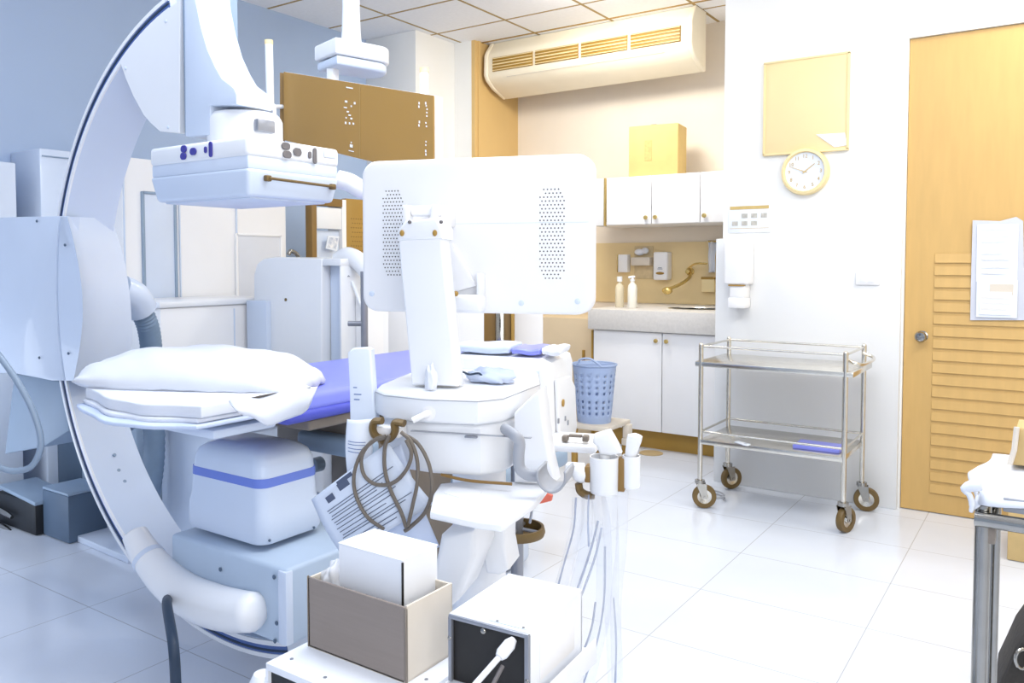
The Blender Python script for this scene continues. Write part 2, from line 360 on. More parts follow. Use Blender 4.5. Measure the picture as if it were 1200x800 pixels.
MB().ball(((r[0]+r[1])/2-.02, r[3]-.035, r[5]-.045), .035, 12, (1.2, .7, .7)).ball(((r[0]+r[1])/2+.025, r[3]-.035, r[5]-.035), .03, 12, (1, .7, .8)).build('gloves', SHEET, t)
t = thing('tissue_holder', 'narrow pale dispenser on the tan wall above the two bottles', 'holder', on(728, 322))
r = wb(724, 298, 735, 319, .06); MB().b6(*r[:6], .006).build('housing', WHITEM, t)
MB().b6(r[0]-.008, r[0]-.001, r[2], r[3], r[4], r[5], .001).build('side_rail', BRASS, t)
def bottle(u, v, h, rr, label, m, pump):
    p = at_z(u, v, zc1); p = Vector((p.x, min(p.y, 5.5), zc1))
    t = thing('pump_bottle' if pump else 'tall_bottle', label, 'bottle', p)
    MB().lathe(p, [(rr*.9, .001), (rr, .008), (rr, h*.6), (rr*.85, h*.7), (rr*.4, h*.78), (rr*.4, h*.84)], 20).build('bottle_body', m, t)
    if pump:
        MB().cyl(p+Vector((0, 0, h*.84)), p+Vector((0, 0, h*.95)), rr*.25).tube([p+Vector((-.02, -.02, h*.93)), p+Vector((0, 0, h*.96)), p+Vector((.012, .01, h*.95))], .007, 8).cyl(p+Vector((0, 0, h*.82)), p+Vector((0, 0, h*.88)), rr*.5).build('pump_head', WHITEM, t)
    else: MB().cyl(p+Vector((0, 0, h*.84)), p+Vector((0, 0, h)), rr*.6).build('cap', WHITEM, t)
bottle(726, 360, .21, .03, 'clear tan bottle with white cap at the left end of the counter', GLASSP, False)
bottle(741, 361, .22, .032, 'white pump bottle on the counter right of the clear bottle', mat('bottle_white', 'F2EEE2', .35), True)
t = thing('wall_tap', 'elbow lever tap in pale brass projecting from the wall over the sink', 'tap', on(806, 320))
p0 = on(809, 318); p1 = at_y(808, 325, YB-.1); p2 = at_y(797, 333, YB-.2); p3 = at_y(785, 338, YB-.28)
MB().lathe(p0, [(.03, 0), (.03, .01), (.018, .02), (.016, .06), (0, .062)], 18, RX).tube(spline([p0, p1, p2, p3]), .012, 10).build('spout', BRASS, t)
MB().ball(p3+Vector((-.02, 0, -.015)), .035, 14, (1.1, .8, .8)).build('outlet', BRASS, t)
MB().tube(spline([p0+Vector((0, -.05, .02)), at_y(815, 309, YB-.1), at_y(829, 309, YB-.1)]), .007, 8).build('lever', BRASS, t)
t = thing('hanging_towel', 'narrow white hand towel hanging on the wall beside the pillar edge', 'towel', on(833, 320))
r = wb(829, 283, 838, 319, .04)
MB().grid(lambda a, b: Vector((r[0]+(r[1]-r[0])*(a+.06*math.sin(b*9)), r[3]-.03+.012*math.sin(a*9+b*2), r[5]-(r[5]-r[4])*b)), 12, 14).build('towel_cloth', SHEET, t, solid=.006)
MB().cyl(Vector((r[0], r[3]-.03, r[5]+.002)), Vector((r[1]+.02, r[3]-.03, r[5]+.002)), .006).cyl(Vector((r[1]+.02, r[3], r[5]+.002)), Vector((r[1]+.02, r[3]-.03, r[5]+.002)), .006).build('bar', BRASS, t)
t = thing('small_wall_box', 'small gold box fixed to the tan wall under the hanging towel', 'box', on(830, 342))
r = wb(822, 325, 837, 342, .05); MB().b6(*r[:6], .004).build('box_body', PGOLD, t)
MB().b6(r[0]-.003, r[1]+.003, r[2]-.004, r[3], r[5]-.014, r[5]+.003, .002).build('lid', GOLD, t)
# air conditioner
ya = 5.1
xa0, xa1 = max(XG+.004, at_y(568, 80, ya).x), at_y(812, 40, ya).x
def acz(u, v): return at_y(u, v, ya).z
zg1 = at_y(690, 48, ya).z; zg0 = at_y(690, 68, ya).z
t = thing('air_conditioner', 'long white ceiling air conditioner with four louvred grille bays above the alcove', 'air conditioner', ((xa0+xa1)/2, ya, zg0-.12))
prof = [(ya+.24, HC-.003), (ya+.08, HC-.003), (ya+.015, zg1+.05), (ya, zg1+.02), (ya-.005, zg0-.01), (ya+.02, zg0-.05), (ya+.10, zg0-.10), (ya+.24, zg0-.15)]
MB().prism([(xa0+.03, y, z) for y, z in prof], (xa1-xa0-.06, 0, 0), .012, 3).build('casing', ACW, t)
for xx in (xa0, xa1-.035):
    pr = [(y-(.012 if y < ya+.2 else 0), z) for y, z in prof]
    MB().prism([(xx, y, z) for y, z in pr], (.035, 0, 0), .01, 3).build('end_cap', ACW, t)
bx = [xa0+.07+(xa1-xa0-.14)*k/4 for k in range(5)]
for k in range(4):
    g = MB().b6(bx[k]+.012, bx[k+1]-.012, ya-.012, ya-.004, zg0+.01, zg1-.005, .001).build('grille', GOLD, t)
    sl = MB()
    for j in range(5):
        zz = zg0+.018+(zg1-zg0-.03)*j/4; sl.box(((bx[k]+bx[k+1])/2, ya-.016, zz), (bx[k+1]-bx[k]-.03, .012, .004 if j != 2 else .008), 0, 1, Matrix.Rotation(.5, 4, 'X'))
    sl.build('louvre', PGOLD if True else WHITE, g)
MB().b6(xa0+.2, xa1-.2, ya+.005, ya+.008, zg0-.04, zg0-.037).build('seam', CARDL, t)
struct('trim_4', MB().b6(XG, XP, 5.105, 5.125, HC-.004, HC-.0005), GOLD)
# ================================================================== STEEL TROLLEY
tx0, tx1, ty0, ty1 = at_y(821, 480, 3.77).x, at_y(990, 480, 3.77).x, 3.77, 4.17
zT = at_y(820, 404, 3.77).z; zS1 = at_y(900, 432, 3.77).z; zS0 = at_y(900, 527, 3.77).z; zr = at_y(900, 515, 3.77).z
t = thing('instrument_trolley', 'two shelf stainless steel trolley on casters in front of the tiled wall', 'trolley', ((tx0+tx1)/2, (ty0+ty1)/2, 0))
pr = .0115; zb = .135
for x in (tx0, tx1):
    for y in (ty0, ty1):
        MB().cyl((x, y, zb), (x, y, zT), pr, n=14).ball((x, y, zT), pr, 12).build('post', STEEL, t)
for zz in (zS1, zS0):
    s_ = MB().b6(tx0-.028 if zz == zS1 else tx0, tx1+.035 if zz == zS1 else tx1, ty0-.01, ty1+.01, zz-.012, zz+.012, .004)
    s_.build('shelf', STEEL, t)
for zz in (zT-.006, zr):
    rl = MB()
    for y in (ty0, ty1): rl.cyl((tx0, y, zz), (tx1, y, zz), .0055, n=10)
    for x in (tx0, tx1): rl.cyl((x, ty0, zz), (x, ty1, zz), .0055, n=10)
    rl.build('guard_rail', STEEL, t)
hd = MB().tube(spline([(tx1, ty0+.03, zT-.03), (tx1+.05, ty0+.04, zT-.05), (tx1+.06, (ty0+ty1)/2, zT-.055), (tx1+.05, ty1-.04, zT-.05), (tx1, ty1-.03, zT-.03)]), .008, 10).build('push_handle', STEEL, t)
def caster(x, y, zt, par, rw=.058, ang=0.4, tyre=BROWNP):
    R = rotz(ang); off = R @ Vector((.022, 0, 0)); c = Vector((x, y, rw))+off; ax = R @ Vector((0, 1, 0))
    f_ = MB(); f_.cyl((x, y, zt-.012), (x, y, zt+.004), .024, n=16)
    for s_ in (-1, 1):
        p = [Vector((x, y, zt-.012))+ax*s_*.019+R @ Vector((-.02, 0, 0)), Vector((x, y, zt-.012))+ax*s_*.019+R @ Vector((.03, 0, 0)), c+ax*s_*.019+R @ Vector((.012, 0, -.008)), c+ax*s_*.019+R @ Vector((-.012, 0, -.008))]
        f_.prism(p, ax*.003*s_)
    f_.cyl(c-ax*.024, c+ax*.024, .006, n=10)
    cst = f_.build('caster', CHROME, par)
    Mw = Matrix.Translation(c) @ R @ Matrix.Rotation(PI/2, 4, 'X')
    MB().lathe((0, 0, 0), [(rw*.6, -.014), (rw*.95, -.014), (rw, -.008), (rw, .008), (rw*.95, .014), (rw*.6, .014), (rw*.6, -.014)], 28, Mw).build('tyre', tyre, cst)
    MB().lathe((0, 0, 0), [(rw*.22, -.015), (rw*.3, -.006), (rw*.6, -.009), (rw*.6, .009), (rw*.3, .006), (rw*.22, .015), (0, .015)], 20, Mw).build('wheel_hub', STEEL, cst)
for x, y, a in ((tx0, ty0, .5), (tx0, ty1, .9), (tx1, ty0, 1.2), (tx1, ty1, .2)): caster(x, y, zb, t, ang=a)
# things on and by the trolley
p = at_z(930, 524, zS0+.012); q2 = at_z(986, 530, zS0+.012)
tag(MB().b6(p.x, q2.x, p.y-.02, p.y+.12, zS0+.0125, zS0+.03, .004).build('blue_folder', VINYL), 'flat blue folder lying on the lower shelf of the steel trolley', 'folder')
p = at_z(869, 520, zS0+.012)
tag(MB().box((p.x, p.y, zS0+.0165), (.07, .03, .007), .003, 2, rotz(-.5)).box((p.x+.03, p.y-.02, zS0+.0165), (.03, .035, .007), .003, 2, rotz(-.1)).build('paper_wrapper', PAPER), 'small crumpled white wrapper on the lower shelf of the steel trolley', 'wrapper')
lp = []
for k in range(40):
    a = k/40*2*PI*1.9; lp.append((tx0-.005+.07*math.cos(a), ty0+.16+.06*math.sin(a), .012+.03*k/40))
tag(MB().tube(lp, .005, 8).build('coiled_cord', GREYP), 'thin grey cord coiled on the floor by the left casters of the steel trolley', 'cord')
p = at_z(763, 531, 0)
tag(MB().lathe((p.x, p.y, 0.0005), [(.075, 0), (.075, .003), (.06, .005), (.03, .004), (0, .006)], 28).build('floor_drain', mat('drain_tan', 'B7A078', .5)), 'small round tan floor drain cover near the base cabinet', 'drain')
# ================================================================== BASKET ON STOOL
zb2 = at_y(700, 497, 4.2).z
pb = at_y(693, 496, 4.05); bz = pb.z
cxb, cyb = pb.x-.02, 4.12
t = thing('low_stool', 'low tan box stool carrying the blue laundry basket', 'stool', (cxb, cyb, 0))
MB().box((cxb+.03, cyb+.02, bz-.014), (.24, .30, .026), .006).build('top', CARDL, t)
for sx in (-1, 1):
    for sy in (-1, 1): MB().box((cxb+.03+sx*.09, cyb+.02+sy*.14, (bz-.028)/2), (.03, .03, bz-.028), .004).build('leg', GOLD, t)
MB().box((cxb+.15, cyb+.13, bz*.5+.07), (.04, .05, .10), .004).box((cxb+.15, cyb+.13, bz*.5+.02), (.05, .06, .04), .004).build('side_block', CARDL, t)
ztb = at_y(690, 428, 4.05).z; hb = ztb-bz; rt = .115; rb = .088
t = thing('laundry_basket', 'pale blue perforated plastic laundry basket with loop handle', 'basket', (cxb, cyb, bz))
def bk():
    b = bmesh.new(); n = 48; lev = 20; rings = []
    for j in range(lev+1):
        r = rb+(rt-rb)*j/lev; rings.append([b.verts.new((cxb+r*math.cos(2*PI*k/n)*1.1, cyb+r*math.sin(2*PI*k/n), bz+hb*j/lev)) for k in range(n)])
    b.faces.new(rings[0][::-1])
    for j in range(lev):
        for k in range(n):
            if j in (3, 5, 7, 10, 12, 14, 16) and k % 3 == 1: continue
            b.faces.new((rings[j][k], rings[j][(k+1) % n], rings[j+1][(k+1) % n], rings[j+1][k]))
    return b
m_ = MB(); m_.bm.free(); m_.bm = bk(); m_.build('basket_body', BASKET, t, solid=.004)
MB().tube([(cxb+rt*1.13*math.cos(2*PI*k/40), cyb+rt*1.03*math.sin(2*PI*k/40), ztb) for k in range(40)], .006, 8, closed=True).build('rim', BASKET, t)
MB().tube(spline([(cxb-.05, cyb-rt*.95, ztb), (cxb-.03, cyb-rt, ztb+.035), (cxb+.03, cyb-rt, ztb+.045), (cxb+.075, cyb-rt*.9, ztb+.02), (cxb+.09, cyb-rt*.75, ztb)]), .006, 8).build('handle', BASKET, t)
# ================================================================== LEFT-WALL FURNITURE
def front(x, u0, v0, u1, v1):   # rectangle on plane X=x seen in the frame -> y0,y1,z0,z1
    a = at_x(u0, v0, x); b = at_x(u1, v1, x); return a.y, b.y, b.z, a.z
XF = -4.0
y0 = at_x(143, 250, XF).y; y1 = at_x(335, 250, XF).y; zl = at_x(150, 184, XF).z
t = thing('tall_wardrobe', 'tall white wardrobe cabinet with inset blue grey panels along the left wall', 'cabinet', ((XF+XL)/2, (y0+y1)/2, 0))
MB().b6(XL+.003, XF, y0, y1, 0, zl, .006).build('body', WHITEM, t)
for (u0, v0, u1, v1, m) in ((166, 226, 206, 356, PALE), (276, 275, 330, 420, mat('panel_grey', 'D9DCE4', .5))):
    a, b, c, e = front(XF, u0, v0, u1, v1); MB().b6(XF-.002, XF+.008, a, b, c-.3, e, .002).build('inset_panel', m, t)
    f_ = MB()
    for yy in (a, b): f_.b6(XF, XF+.014, yy-.008, yy+.008, c-.3, e+.008, .002)
    f_.b6(XF, XF+.014, a, b, e-.004, e+.01, .002); f_.build('panel_frame', SLATE if u0 == 166 else WHITEM, t)
for u in (143, 208, 275):
    yy = at_x(u, 250, XF).y; MB().b6(XF, XF+.010, yy+.005, yy+.012, .05, zl-.02, .001).build('door_seam', PALE, t)
a, b, c, e = front(XF-.25, -60, 192, 18, 400)
MB_ = MB()
t = thing('pale_locker', 'pale blue locker at the far left edge behind the scanner arm', 'locker', (XL+.2, a+.2, 0))
y2 = at_x(20, 250, XL+.3).y; y3 = at_x(48, 250, XL+.3).y; y4 = at_x(72, 250, XL+.35).y; zz1 = at_x(10, 190, XL+.3).z; zz2 = at_x(60, 173, XL+.35).z
MB().b6(XL+.003, XL+.3, y2-.9, y2, 0, zz1, .006).build('body', SHELLB, t)
MB().b6(XL+.3, XL+.31, y2-.6, y2-.59, .1, zz1-.05, .001).build('door_seam', SLATE, t)
t = thing('pale_wall_duct', 'tall pale duct box on the left wall beside the locker', 'duct', (XL+.15, y3, 0))
MB().b6(XL+.003, XL+.3, y3, y0-.02, 0, zz2, .01).build('body', SHELLB, t)
MB().b6(XL+.3, XL+.306, y3+.01, y0-.03, zz2-.04, zz2-.034, .001).build('seam', SLATE, t)
# low white console
XW = -3.55
a, b, c, e = front(XW, 176, 352, 321, 352)
t = thing('low_white_console', 'long low white cabinet standing in front of the wardrobe behind the pillow', 'cabinet', (XW-.2, (a+b)/2, 0))
zt3 = at_x(250, 351, XW).z
MB().b6(XW-.42, XW, a+.05, b, 0, zt3-.03, .01).build('body', WHITEM, t)
MB().b6(XW-.43, XW+.012, a+.04, b+.01, zt3-.03, zt3, .008).build('top', WHITE, t)
MB().b6(XW, XW+.006, (a+b)/2+.1, (a+b)/2+.106, .1, zt3-.05, .001).build('door_seam', PALE, t)
# wall stand with slender handle near the console
p = at_x(349, 300, -3.75)
t = thing('lever_bracket', 'small chrome lever bracket standing on the console end', 'lever', (p.x, p.y, p.z-.06))
MB().tube(spline([p+Vector((0, 0, -.08)), p, p+Vector((.0, -.05, .03)), p+Vector((0, -.07, .01))]), .012, 10).build('lever', CHROME, t)
MB().b6(p.x-.02, p.x+.02, p.y-.02, p.y+.02, p.z-.10, p.z-.07, .003).build('foot', CHROME, t)
MB().b6(p.x-.015, p.x+.015, p.y-.015, p.y+.015, 0, p.z-.09, .003).build('post', WHITEM, t)
# dark framed supply rack
XK = -3.9
a0 = at_x(366, 300, XK).y; a1 = at_x(402, 300, XK).y; a2 = at_x(407, 300, XK).y; a3 = at_x(432, 300, XK).y; zr1 = at_x(372, 231, XK).z
t = thing('supply_rack', 'tall gold framed supply rack with white blind and small poster behind the scanner', 'rack', (XK, (a0+a3)/2, 0))
MB().b6(XK-.06, XK+.0, a0, a0+.04, 0, zr1, .003).b6(XK-.06, XK, a0, a1, zr1-.05, zr1, .003).build('frame', GOLDD, t)
MB().b6(XK-.03, XK-.01, a0+.05, a1, at_x(385, 268, XK).z, zr1-.06, .003).build('blind', WHITE, t)
MB().b6(XK-.05, XK-.035, a0+.04, a1, 0, at_x(385, 270, XK).z, .003).build('back_board', PALE, t)
MB().b6(XK-.14, XK-.005, a1, a2, 0, zr1, .003).build('post', WHITEM, t)
MB().b6(XK-.05, XK-.01, a2, a3, 0, zr1+.01, .003).build('perforated_panel', GOLD, t)
MB().b6(XK-.06, XK-.004, a3, a3+.05, 0, zr1+.01, .003).build('end_post', WHITEM, t)
ph = MB()
for i in range(5):
    for j in range(24):
        yy_ = a2+.05+(a3-a2-.09)*(i+.5*(j % 2))/5; zz_ = zr1-.12-j*.03; ph.b6(XK-.0099, XK-.008, yy_-.003, yy_+.003, zz_-.003, zz_+.003)
o = ph.build('perforations', BROWNP, t); o['kind'] = 'stuff'
Pz = [at_x(u, v, XK+.0) for u, v in ((384, 276), (397, 277), (394, 294), (381, 291))]
t = thing('small_poster', 'small tilted blue grey photo poster hung in the gold framed rack', 'poster', (XK, Pz[0].y, Pz[3].z))
MB().prism(Pz, (.006, 0, 0)).build('card', PAPER, t)
cen = sum(Pz, Vector())/4
MB().prism([cen+(q_-cen)*.75+Vector((.0065, 0, 0)) for q_ in Pz], (.002, 0, 0)).build('picture', mat('photo_print', 'A9B6CC', .5, noise=.5, scale=40, col2='F2F2F4'), t)
# white anaesthesia machine
YM = 2.75
def my(u, v, y=YM): p = at_y(u, v, y); return (p.x, y, p.z)
t = thing('anaesthesia_machine', 'white rounded medical machine with side recess standing beyond the blue couch', 'medical machine', (at_y(350, 400, YM).x, YM+.2, 0))
ou = [my(297, 352), my(297, 322), my(301, 309), my(309, 303), my(322, 301), my(377, 303), my(377, 430)]
lo = [(ou[-1][0], YM, .06), (ou[0][0], YM, .06)]
MB().prism(ou+lo, (0, .34, 0), .008, 3).build('main_body', WHITE, t)
xx0 = ou[-1][0]; xx1 = at_y(396, 350, YM).x; zt4 = my(380, 303)[2]
MB().b6(xx0+.012, xx1, YM+.05, YM+.33, .06, zt4-.03, .004).build('recess_panel', PALE, t)
MB().b6(xx0, xx1+.015, YM+.005, YM+.34, zt4-.035, zt4, .006).b6(xx1, xx1+.012, YM+.01, YM+.34, .06, zt4-.03, .003).build('recess_frame', WHITE, t)
MB().b6(my(300, 400)[0]+.0, xx1, YM+.02, YM+.32, .0, .06, .01).build('plinth', SLATE, t)
pk = my(335, 351); MB().lathe((pk[0], YM+.001, pk[2]), [(.008, 0), (.008, .004), (.004, .005), (0, .005)], 14, RX).build('lock', BROWNP, t)
MB().b6(ou[0][0]-.02, my(318, 400)[0], YM-.03, YM+.002, .06, my(310, 352)[2], .004).build('side_flap', SHELLB, t)
MB().tube(spline([my(398, 305, YM+.1), my(408, 300, YM+.1), my(420, 306, YM+.1), my(432, 320, YM+.1), my(440, 342, YM+.1)]), [.03]*0 or .045, 14).build('arm', WHITE, t)
MB().tube(spline([my(397, 322, YM+.06), my(404, 320, YM+.06), my(408, 325, YM+.06)]), .01, 8).build('handle', GREYM, t)
MB().b6(xx1+.015, my(407, 360)[0], YM+.1, YM+.25, .3, my(400, 348)[2], .006).b6(my(407.5, 0)[0], my(410, 0)[0], YM+.08, YM+.2, .3, my(408, 348)[2], .003).build('side_box', WHITEM, t)
MB().cyl(my(413, 330, YM+.08), my(425, 362, YM+.08), .009).build('white_rod', WHITE, t)
# pole and screens behind the monitor (between machine and alcove)
p = at_d(427, 380, 3.6)
t = thing('drip_stand', 'chrome drip stand with cross bar behind the left edge of the scan monitor', 'drip stand', (p.x, p.y, 0))
MB().cyl((p.x, p.y, .06), (p.x, p.y, at_d(427, 318, 3.6).z), .016).build('pole', GREYM, t)
q_ = at_d(408, 379, 3.6); MB().cyl(q_, (p.x, p.y, q_.z), .012).build('cross_bar', GREYM, t)
ft = MB()
for k in range(5): a = k*2*PI/5; ft.tube([(p.x, p.y, .08), (p.x+.2*math.cos(a), p.y+.2*math.sin(a), .03)], .012, 8)
ft.build('star_foot', GREYM, t)
def post_panel(name, u0, u1, v1, d, m, label, cat, v0=330, th=.03):
    a = at_d(u0, v0, d); b = at_d(u1, v0, d); mid = (a+b)/2; w_ = (b-a).length
    tt = thing(name, label, cat, (mid.x, mid.y, 0), YAW)
    Mx = Matrix.Translation((mid.x, mid.y, 0)) @ rotz(YAW)
    MB().b6(-w_/2, w_/2, -th/2, th/2, .02, a.z, .004).xf(Mx).build('panel', m, tt)
    MB().b6(-w_/2, w_/2, -.08, .08, 0, .03, .004).xf(Mx).build('foot', GREYM, tt)
    return tt, Mx, w_
tt, Mx, w_ = post_panel('slim_shelf_tower', 429, 441, 0, 4.6, BROWNG, 'narrow brown and blue shelf tower seen below the monitor corner', 'shelf')
MB().b6(w_/2-.012, w_/2+.004, -.05, -.016, .4, 1.12, .002).xf(Mx).build('blue_edge', VINYL, tt)
tt, Mx, w_ = post_panel('white_screen_divider', 441, 567, 0, 4.3, WHITEM, 'plain white standing screen visible below the scan monitor', 'screen')
tt, Mx, w_ = post_panel('brown_equipment_rack', 567, 603, 0, 4.55, GOLDD, 'brown equipment rack with steel upright left of the white post', 'rack')
MB().b6(-.02, .03, -.05, -.016, .05, 1.08, .004).xf(Mx).build('upright', CHROME, tt)
MB().b6(w_/2-.02, w_/2, -.05, -.016, .05, 1.08, .004).xf(Mx).build('edge', GOLD, tt)
tt, Mx, w_ = post_panel('white_post_panel', 603, 636, 0, 4.75, WHITEM, 'plain white upright board just right of the brown equipment rack', 'board', th=.1)
# gold conduit marks on the alcove side
a = at_y(640, 430, 5.3); b = at_y(691, 430, 5.3)
t = thing('tan_side_cabinet', 'tan low side cabinet at the left end of the sink counter', 'cabinet', ((a.x+b.x)/2, 5.3, 0))
zt5 = at_y(660, 372, 4.95).z
MB().b6(a.x-.1, xc0-.05, 4.95, YB-.02, 0, zt5, .004).build('body', mat('tan_laminate', 'DCC7A6', .5, noise=.06), t)
hx = at_y(688, 420, 4.95).x; MB().b6(hx-.03, hx-.015, 4.93, 4.95, at_y(688, 425, 4.95).z, at_y(688, 410, 4.95).z, .002).build('handle', GOLD, t)
# ================================================================== C-ARM SCANNER
RCX, RCZ, RI, RO, Y0, Y1 = -1.97, 1.056, .918, .968, 1.45, 1.625
t = thing('c_arm_scanner', 'large white x-ray C-arm scanner arching over the pillow end of the couch', 'medical scanner', (-2.9, 1.6, 0))
def arc(r0, r1, ya_, yb_, a0, a1, n=90):
    b = bmesh.new(); R = []
    for i in range(n+1):
        a = math.radians(a0+(a1-a0)*i/n); c, s_ = math.cos(a), math.sin(a)
        R.append([b.verts.new((RCX+r*c, y, RCZ+r*s_)) for r, y in ((r0, ya_), (r1, ya_), (r1, yb_), (r0, yb_))])
    for A, B in zip(R, R[1:]):
        for k in range(4): b.faces.new((A[k], A[(k+1) % 4], B[(k+1) % 4], B[k]))
    b.faces.new(R[0]); b.faces.new(R[-1][::-1])
    m = MB(); m.bm.free(); m.bm = b; return m
A0, A1 = 105, 285
arc(RI, RO, Y0, Y1, A0, A1).build('c_ring', SHELLB, t)
arc(RO-.013, RO-.001, Y0-.006, Y0+.002, A0, A1).build('outer_rail', WHITE, t)
arc(RI+.001, RI+.014, Y0-.006, Y0+.002, A0, A1).build('inner_rail', WHITE, t)
arc(RI+.012, RO-.012, Y0-.003, Y0+.001, A0, A1).build('drive_groove', RAILB, t)
arc(RO-.025, RO-.019, Y0-.005, Y0+.001, A0, A1).build('drive_belt', NAVY, t)
sc_ = MB()
for u, v in ((134, 533), (139, 551), (146, 564)):
    n = Vector((0, 0, 0)); 
    yy = 1.545; r_ = ray(u, v)
    # intersection with the inner cylinder surface
    best = min((abs(math.hypot((O+r_*k/500*3).x-RCX, (O+r_*k/500*3).z-RCZ)-RI), k) for k in range(350, 500))
    p = O+r_*best[1]/500*3; nn = Vector((RCX-p.x, 0, RCZ-p.z)).normalized()
    sc_.cyl(p+nn*.001-nn*.01, p+nn*.003, .006, n=12)
sc_.build('screw_cap', SLATE, t)
# detector head
dx0, dx1, dy0, dy1 = -2.197, -1.756, 1.364, 1.688
zd = lambda v: at_x(290, v, dx1).z
dt = MB().b6(dx0, dx1, dy0, dy1, at_y(290, 182, dy0).z, at_y(290, 158, dy0).z, .012, 3).build('detector_top', WHITE, t)
za, zb_, zc_, zd_ = at_y(290, 182, dy0).z, at_y(290, 196, dy0).z, at_y(290, 212, dy0).z, at_y(290, 229, dy0).z
MB().b6(dx0+.004, dx1-.004, dy0+.004, dy1-.004, zb_-.002, za+.004, .006, 2).build('detector_band', PALE, t)
MB().box(((dx0+dx1)/2, (dy0+dy1)/2, (zd_+zb_)/2), (dx1-dx0, dy1-dy0, zb_-zd_), .010, 3, Matrix.Scale(-1, 4, (0, 0, 1)), taper=(.93, .93)).build('detector_body', SHELLB, t)
MB().b6(dx0+.03, dx1-.03, dy0+.03, dy1-.03, zd_-.004, zd_+.004, .002).build('detector_window', PALE, t)
def oval(c, w_, h_, d_, axis):
    pts = rrect(-w_/2, w_/2, -h_/2, h_/2, min(w_, h_)*.48, 5)
    if axis == 'y': return [Vector((c.x+a, c.y, c.z+b)) for a, b in pts], (0, -d_, 0)
    return [Vector((c.x, c.y+a, c.z+b)) for a, b in pts], (d_, 0, 0)
for (u, v, w_, h_) in ((216, 174.5, .026, .02), (215.5, 183, .026, .02), (227, 177.5, .028, .02), (241.5, 175.5, .011, .018), (247.5, 175, .014, .042)):
    p = at_y(u, v, dy0-.0005); pts, dv = oval(p, w_, h_, .004, 'y'); MB().prism(pts, dv, .001, 1).build('button', BTN, dt)
for (u, v, w_, h_) in ((334.5, 171, .030, .02), (336, 181, .030, .02), (348, 178, .030, .022), (362.5, 181.5, .011, .02), (368.5, 182.5, .014, .045)):
    p = at_x(u, v, dx1+.0005); pts, dv = oval(p, w_, h_, .004, 'x'); MB().prism(pts, dv, .001, 1).build('button', BTNG, dt)
p = at_x(386, 180, dx1+.0005); MB().b6(p.x, p.x+.002, p.y-.022, p.y+.022, p.z-.012, p.z+.012, .001).build('label_plate', PALE, dt)
a = at_x(312, 209, dx1-.003); b = at_x(388, 219, dx1-.003)
hl = MB().cyl(a+Vector((.012, 0, 0)), b+Vector((.012, 0, 0)), .004, n=10)
for q_ in (a, b): hl.box(q_+Vector((.006, 0, 0)), (.014, .018, .016), .003)
hl.build('grab_handle', BROWNP, t)
# arm head: flat gusset plate, upright housing, collar
def ry(u, v, y): return at_y(u, v, y)
gp = [ry(u, v, 1.432) for u, v in ((206, -30), (206, 3), (190, 14), (175, 30), (158, 50), (140, 72), (147, 92), (156, 113), (168, 135), (177, 145), (187, 154), (210, 156), (211, -30))]
gp = gp[1:-1]+[gp[-1]]
MB().prism(gp, (0, .02, 0), .002, 1).build('gusset_plate', WHITE, t)
gs = MB()
for u, v in ((194, 25), (147, 80), (197, 149)): q_ = ry(u, v, 1.431); gs.ball(q_, .005, 10, (1, .5, 1))
gs.build('screw', PALE, t)
MB().b6(ry(211, 50, 1.43).x, ry(216, 50, 1.43).x+.02, 1.44, 1.6, at_y(212, 155, 1.43).z, 2.02, .002).build('seam_strip', SLATE, t)
hp = [ry(u, v, 1.42) for u, v in ((215, -60), (222, -60), (226, -30), (229, 0), (235, 30), (243, 58), (252, 78), (260, 92), (268, 98), (274, 103), (277, 110), (277, 122), (246, 124), (246, 158), (217, 160))]
MB().prism(hp, (0, .12, 0), .004, 2).build('upright_housing', SHELLB, t)
cc = at_d(287, 140, 2.19); cz0 = at_y(290, 159, dy0).z; czt = at_y(287, 122, 1.42).z
MB().lathe((-1.965, 1.52, cz0-.002), [(.106, 0), (.108, .01), (.108, czt-cz0-.02), (.102, czt-cz0-.008), (.095, czt-cz0)], 40, Matrix.Diagonal((1.0, .95, 1, 1))).build('collar', WHITE, t)
MB().b6(-1.865, -1.845, 1.47, 1.53, cz0+.035, cz0+.07, .004).build('collar_latch', GREYM, t)
# tube housing below couch
tx_0, tx_1, tyf, tyb = -2.105, -1.765, 1.40, 1.62
zb0 = at_y(307, 641, tyf).z; zb1 = at_y(307, 535, tyf).z
def hood(scale, z0, z1, r, top):
    b = bmesh.new(); n = 8
    lv = [(z0, scale[0]), (z1, scale[1])] if not top else [(z0+(z1-z0)*k/6, scale[0]*(1-.45*(k/6)**2.4)) for k in range(7)]
    return lv
def lofted(levels, cx, cy, hx, hy, r):
    b = bmesh.new(); R = []
    for z, s_ in levels:
        R.append([b.verts.new((cx+x, cy+y, z)) for x, y in rrect(-hx*s_, hx*s_, -hy*s_, hy*s_, r*s_)])
    for A, B in zip(R, R[1:]):
        n = len(A)
        for k in range(n): b.faces.new((A[k], A[(k+1) % n], B[(k+1) % n], B[k]))
    b.faces.new(R[0][::-1]); b.faces.new(R[-1]); m = MB(); m.bm.free(); m.bm = b; return m
hx, hy = (tx_1-tx_0)/2, (tyb-tyf)/2; mx_, my_ = (tx_0+tx_1)/2, (tyb+tyf)/2; hz = zb1-zb0
lofted([(zb0, 1.0), (zb0+.01, 1.03), (zb0+hz*.3, 1.02), (zb0+hz*.42, .97), (zb0+hz*.62, .955)], mx_, my_, hx, hy, .035).build('tube_cover', SLATE if False else SHELLB, t)
lofted([(zb0+hz*.62, .96), (zb0+hz*.72, .955)], mx_, my_, hx, hy, .035).build('blue_stripe', STRIPE, t)
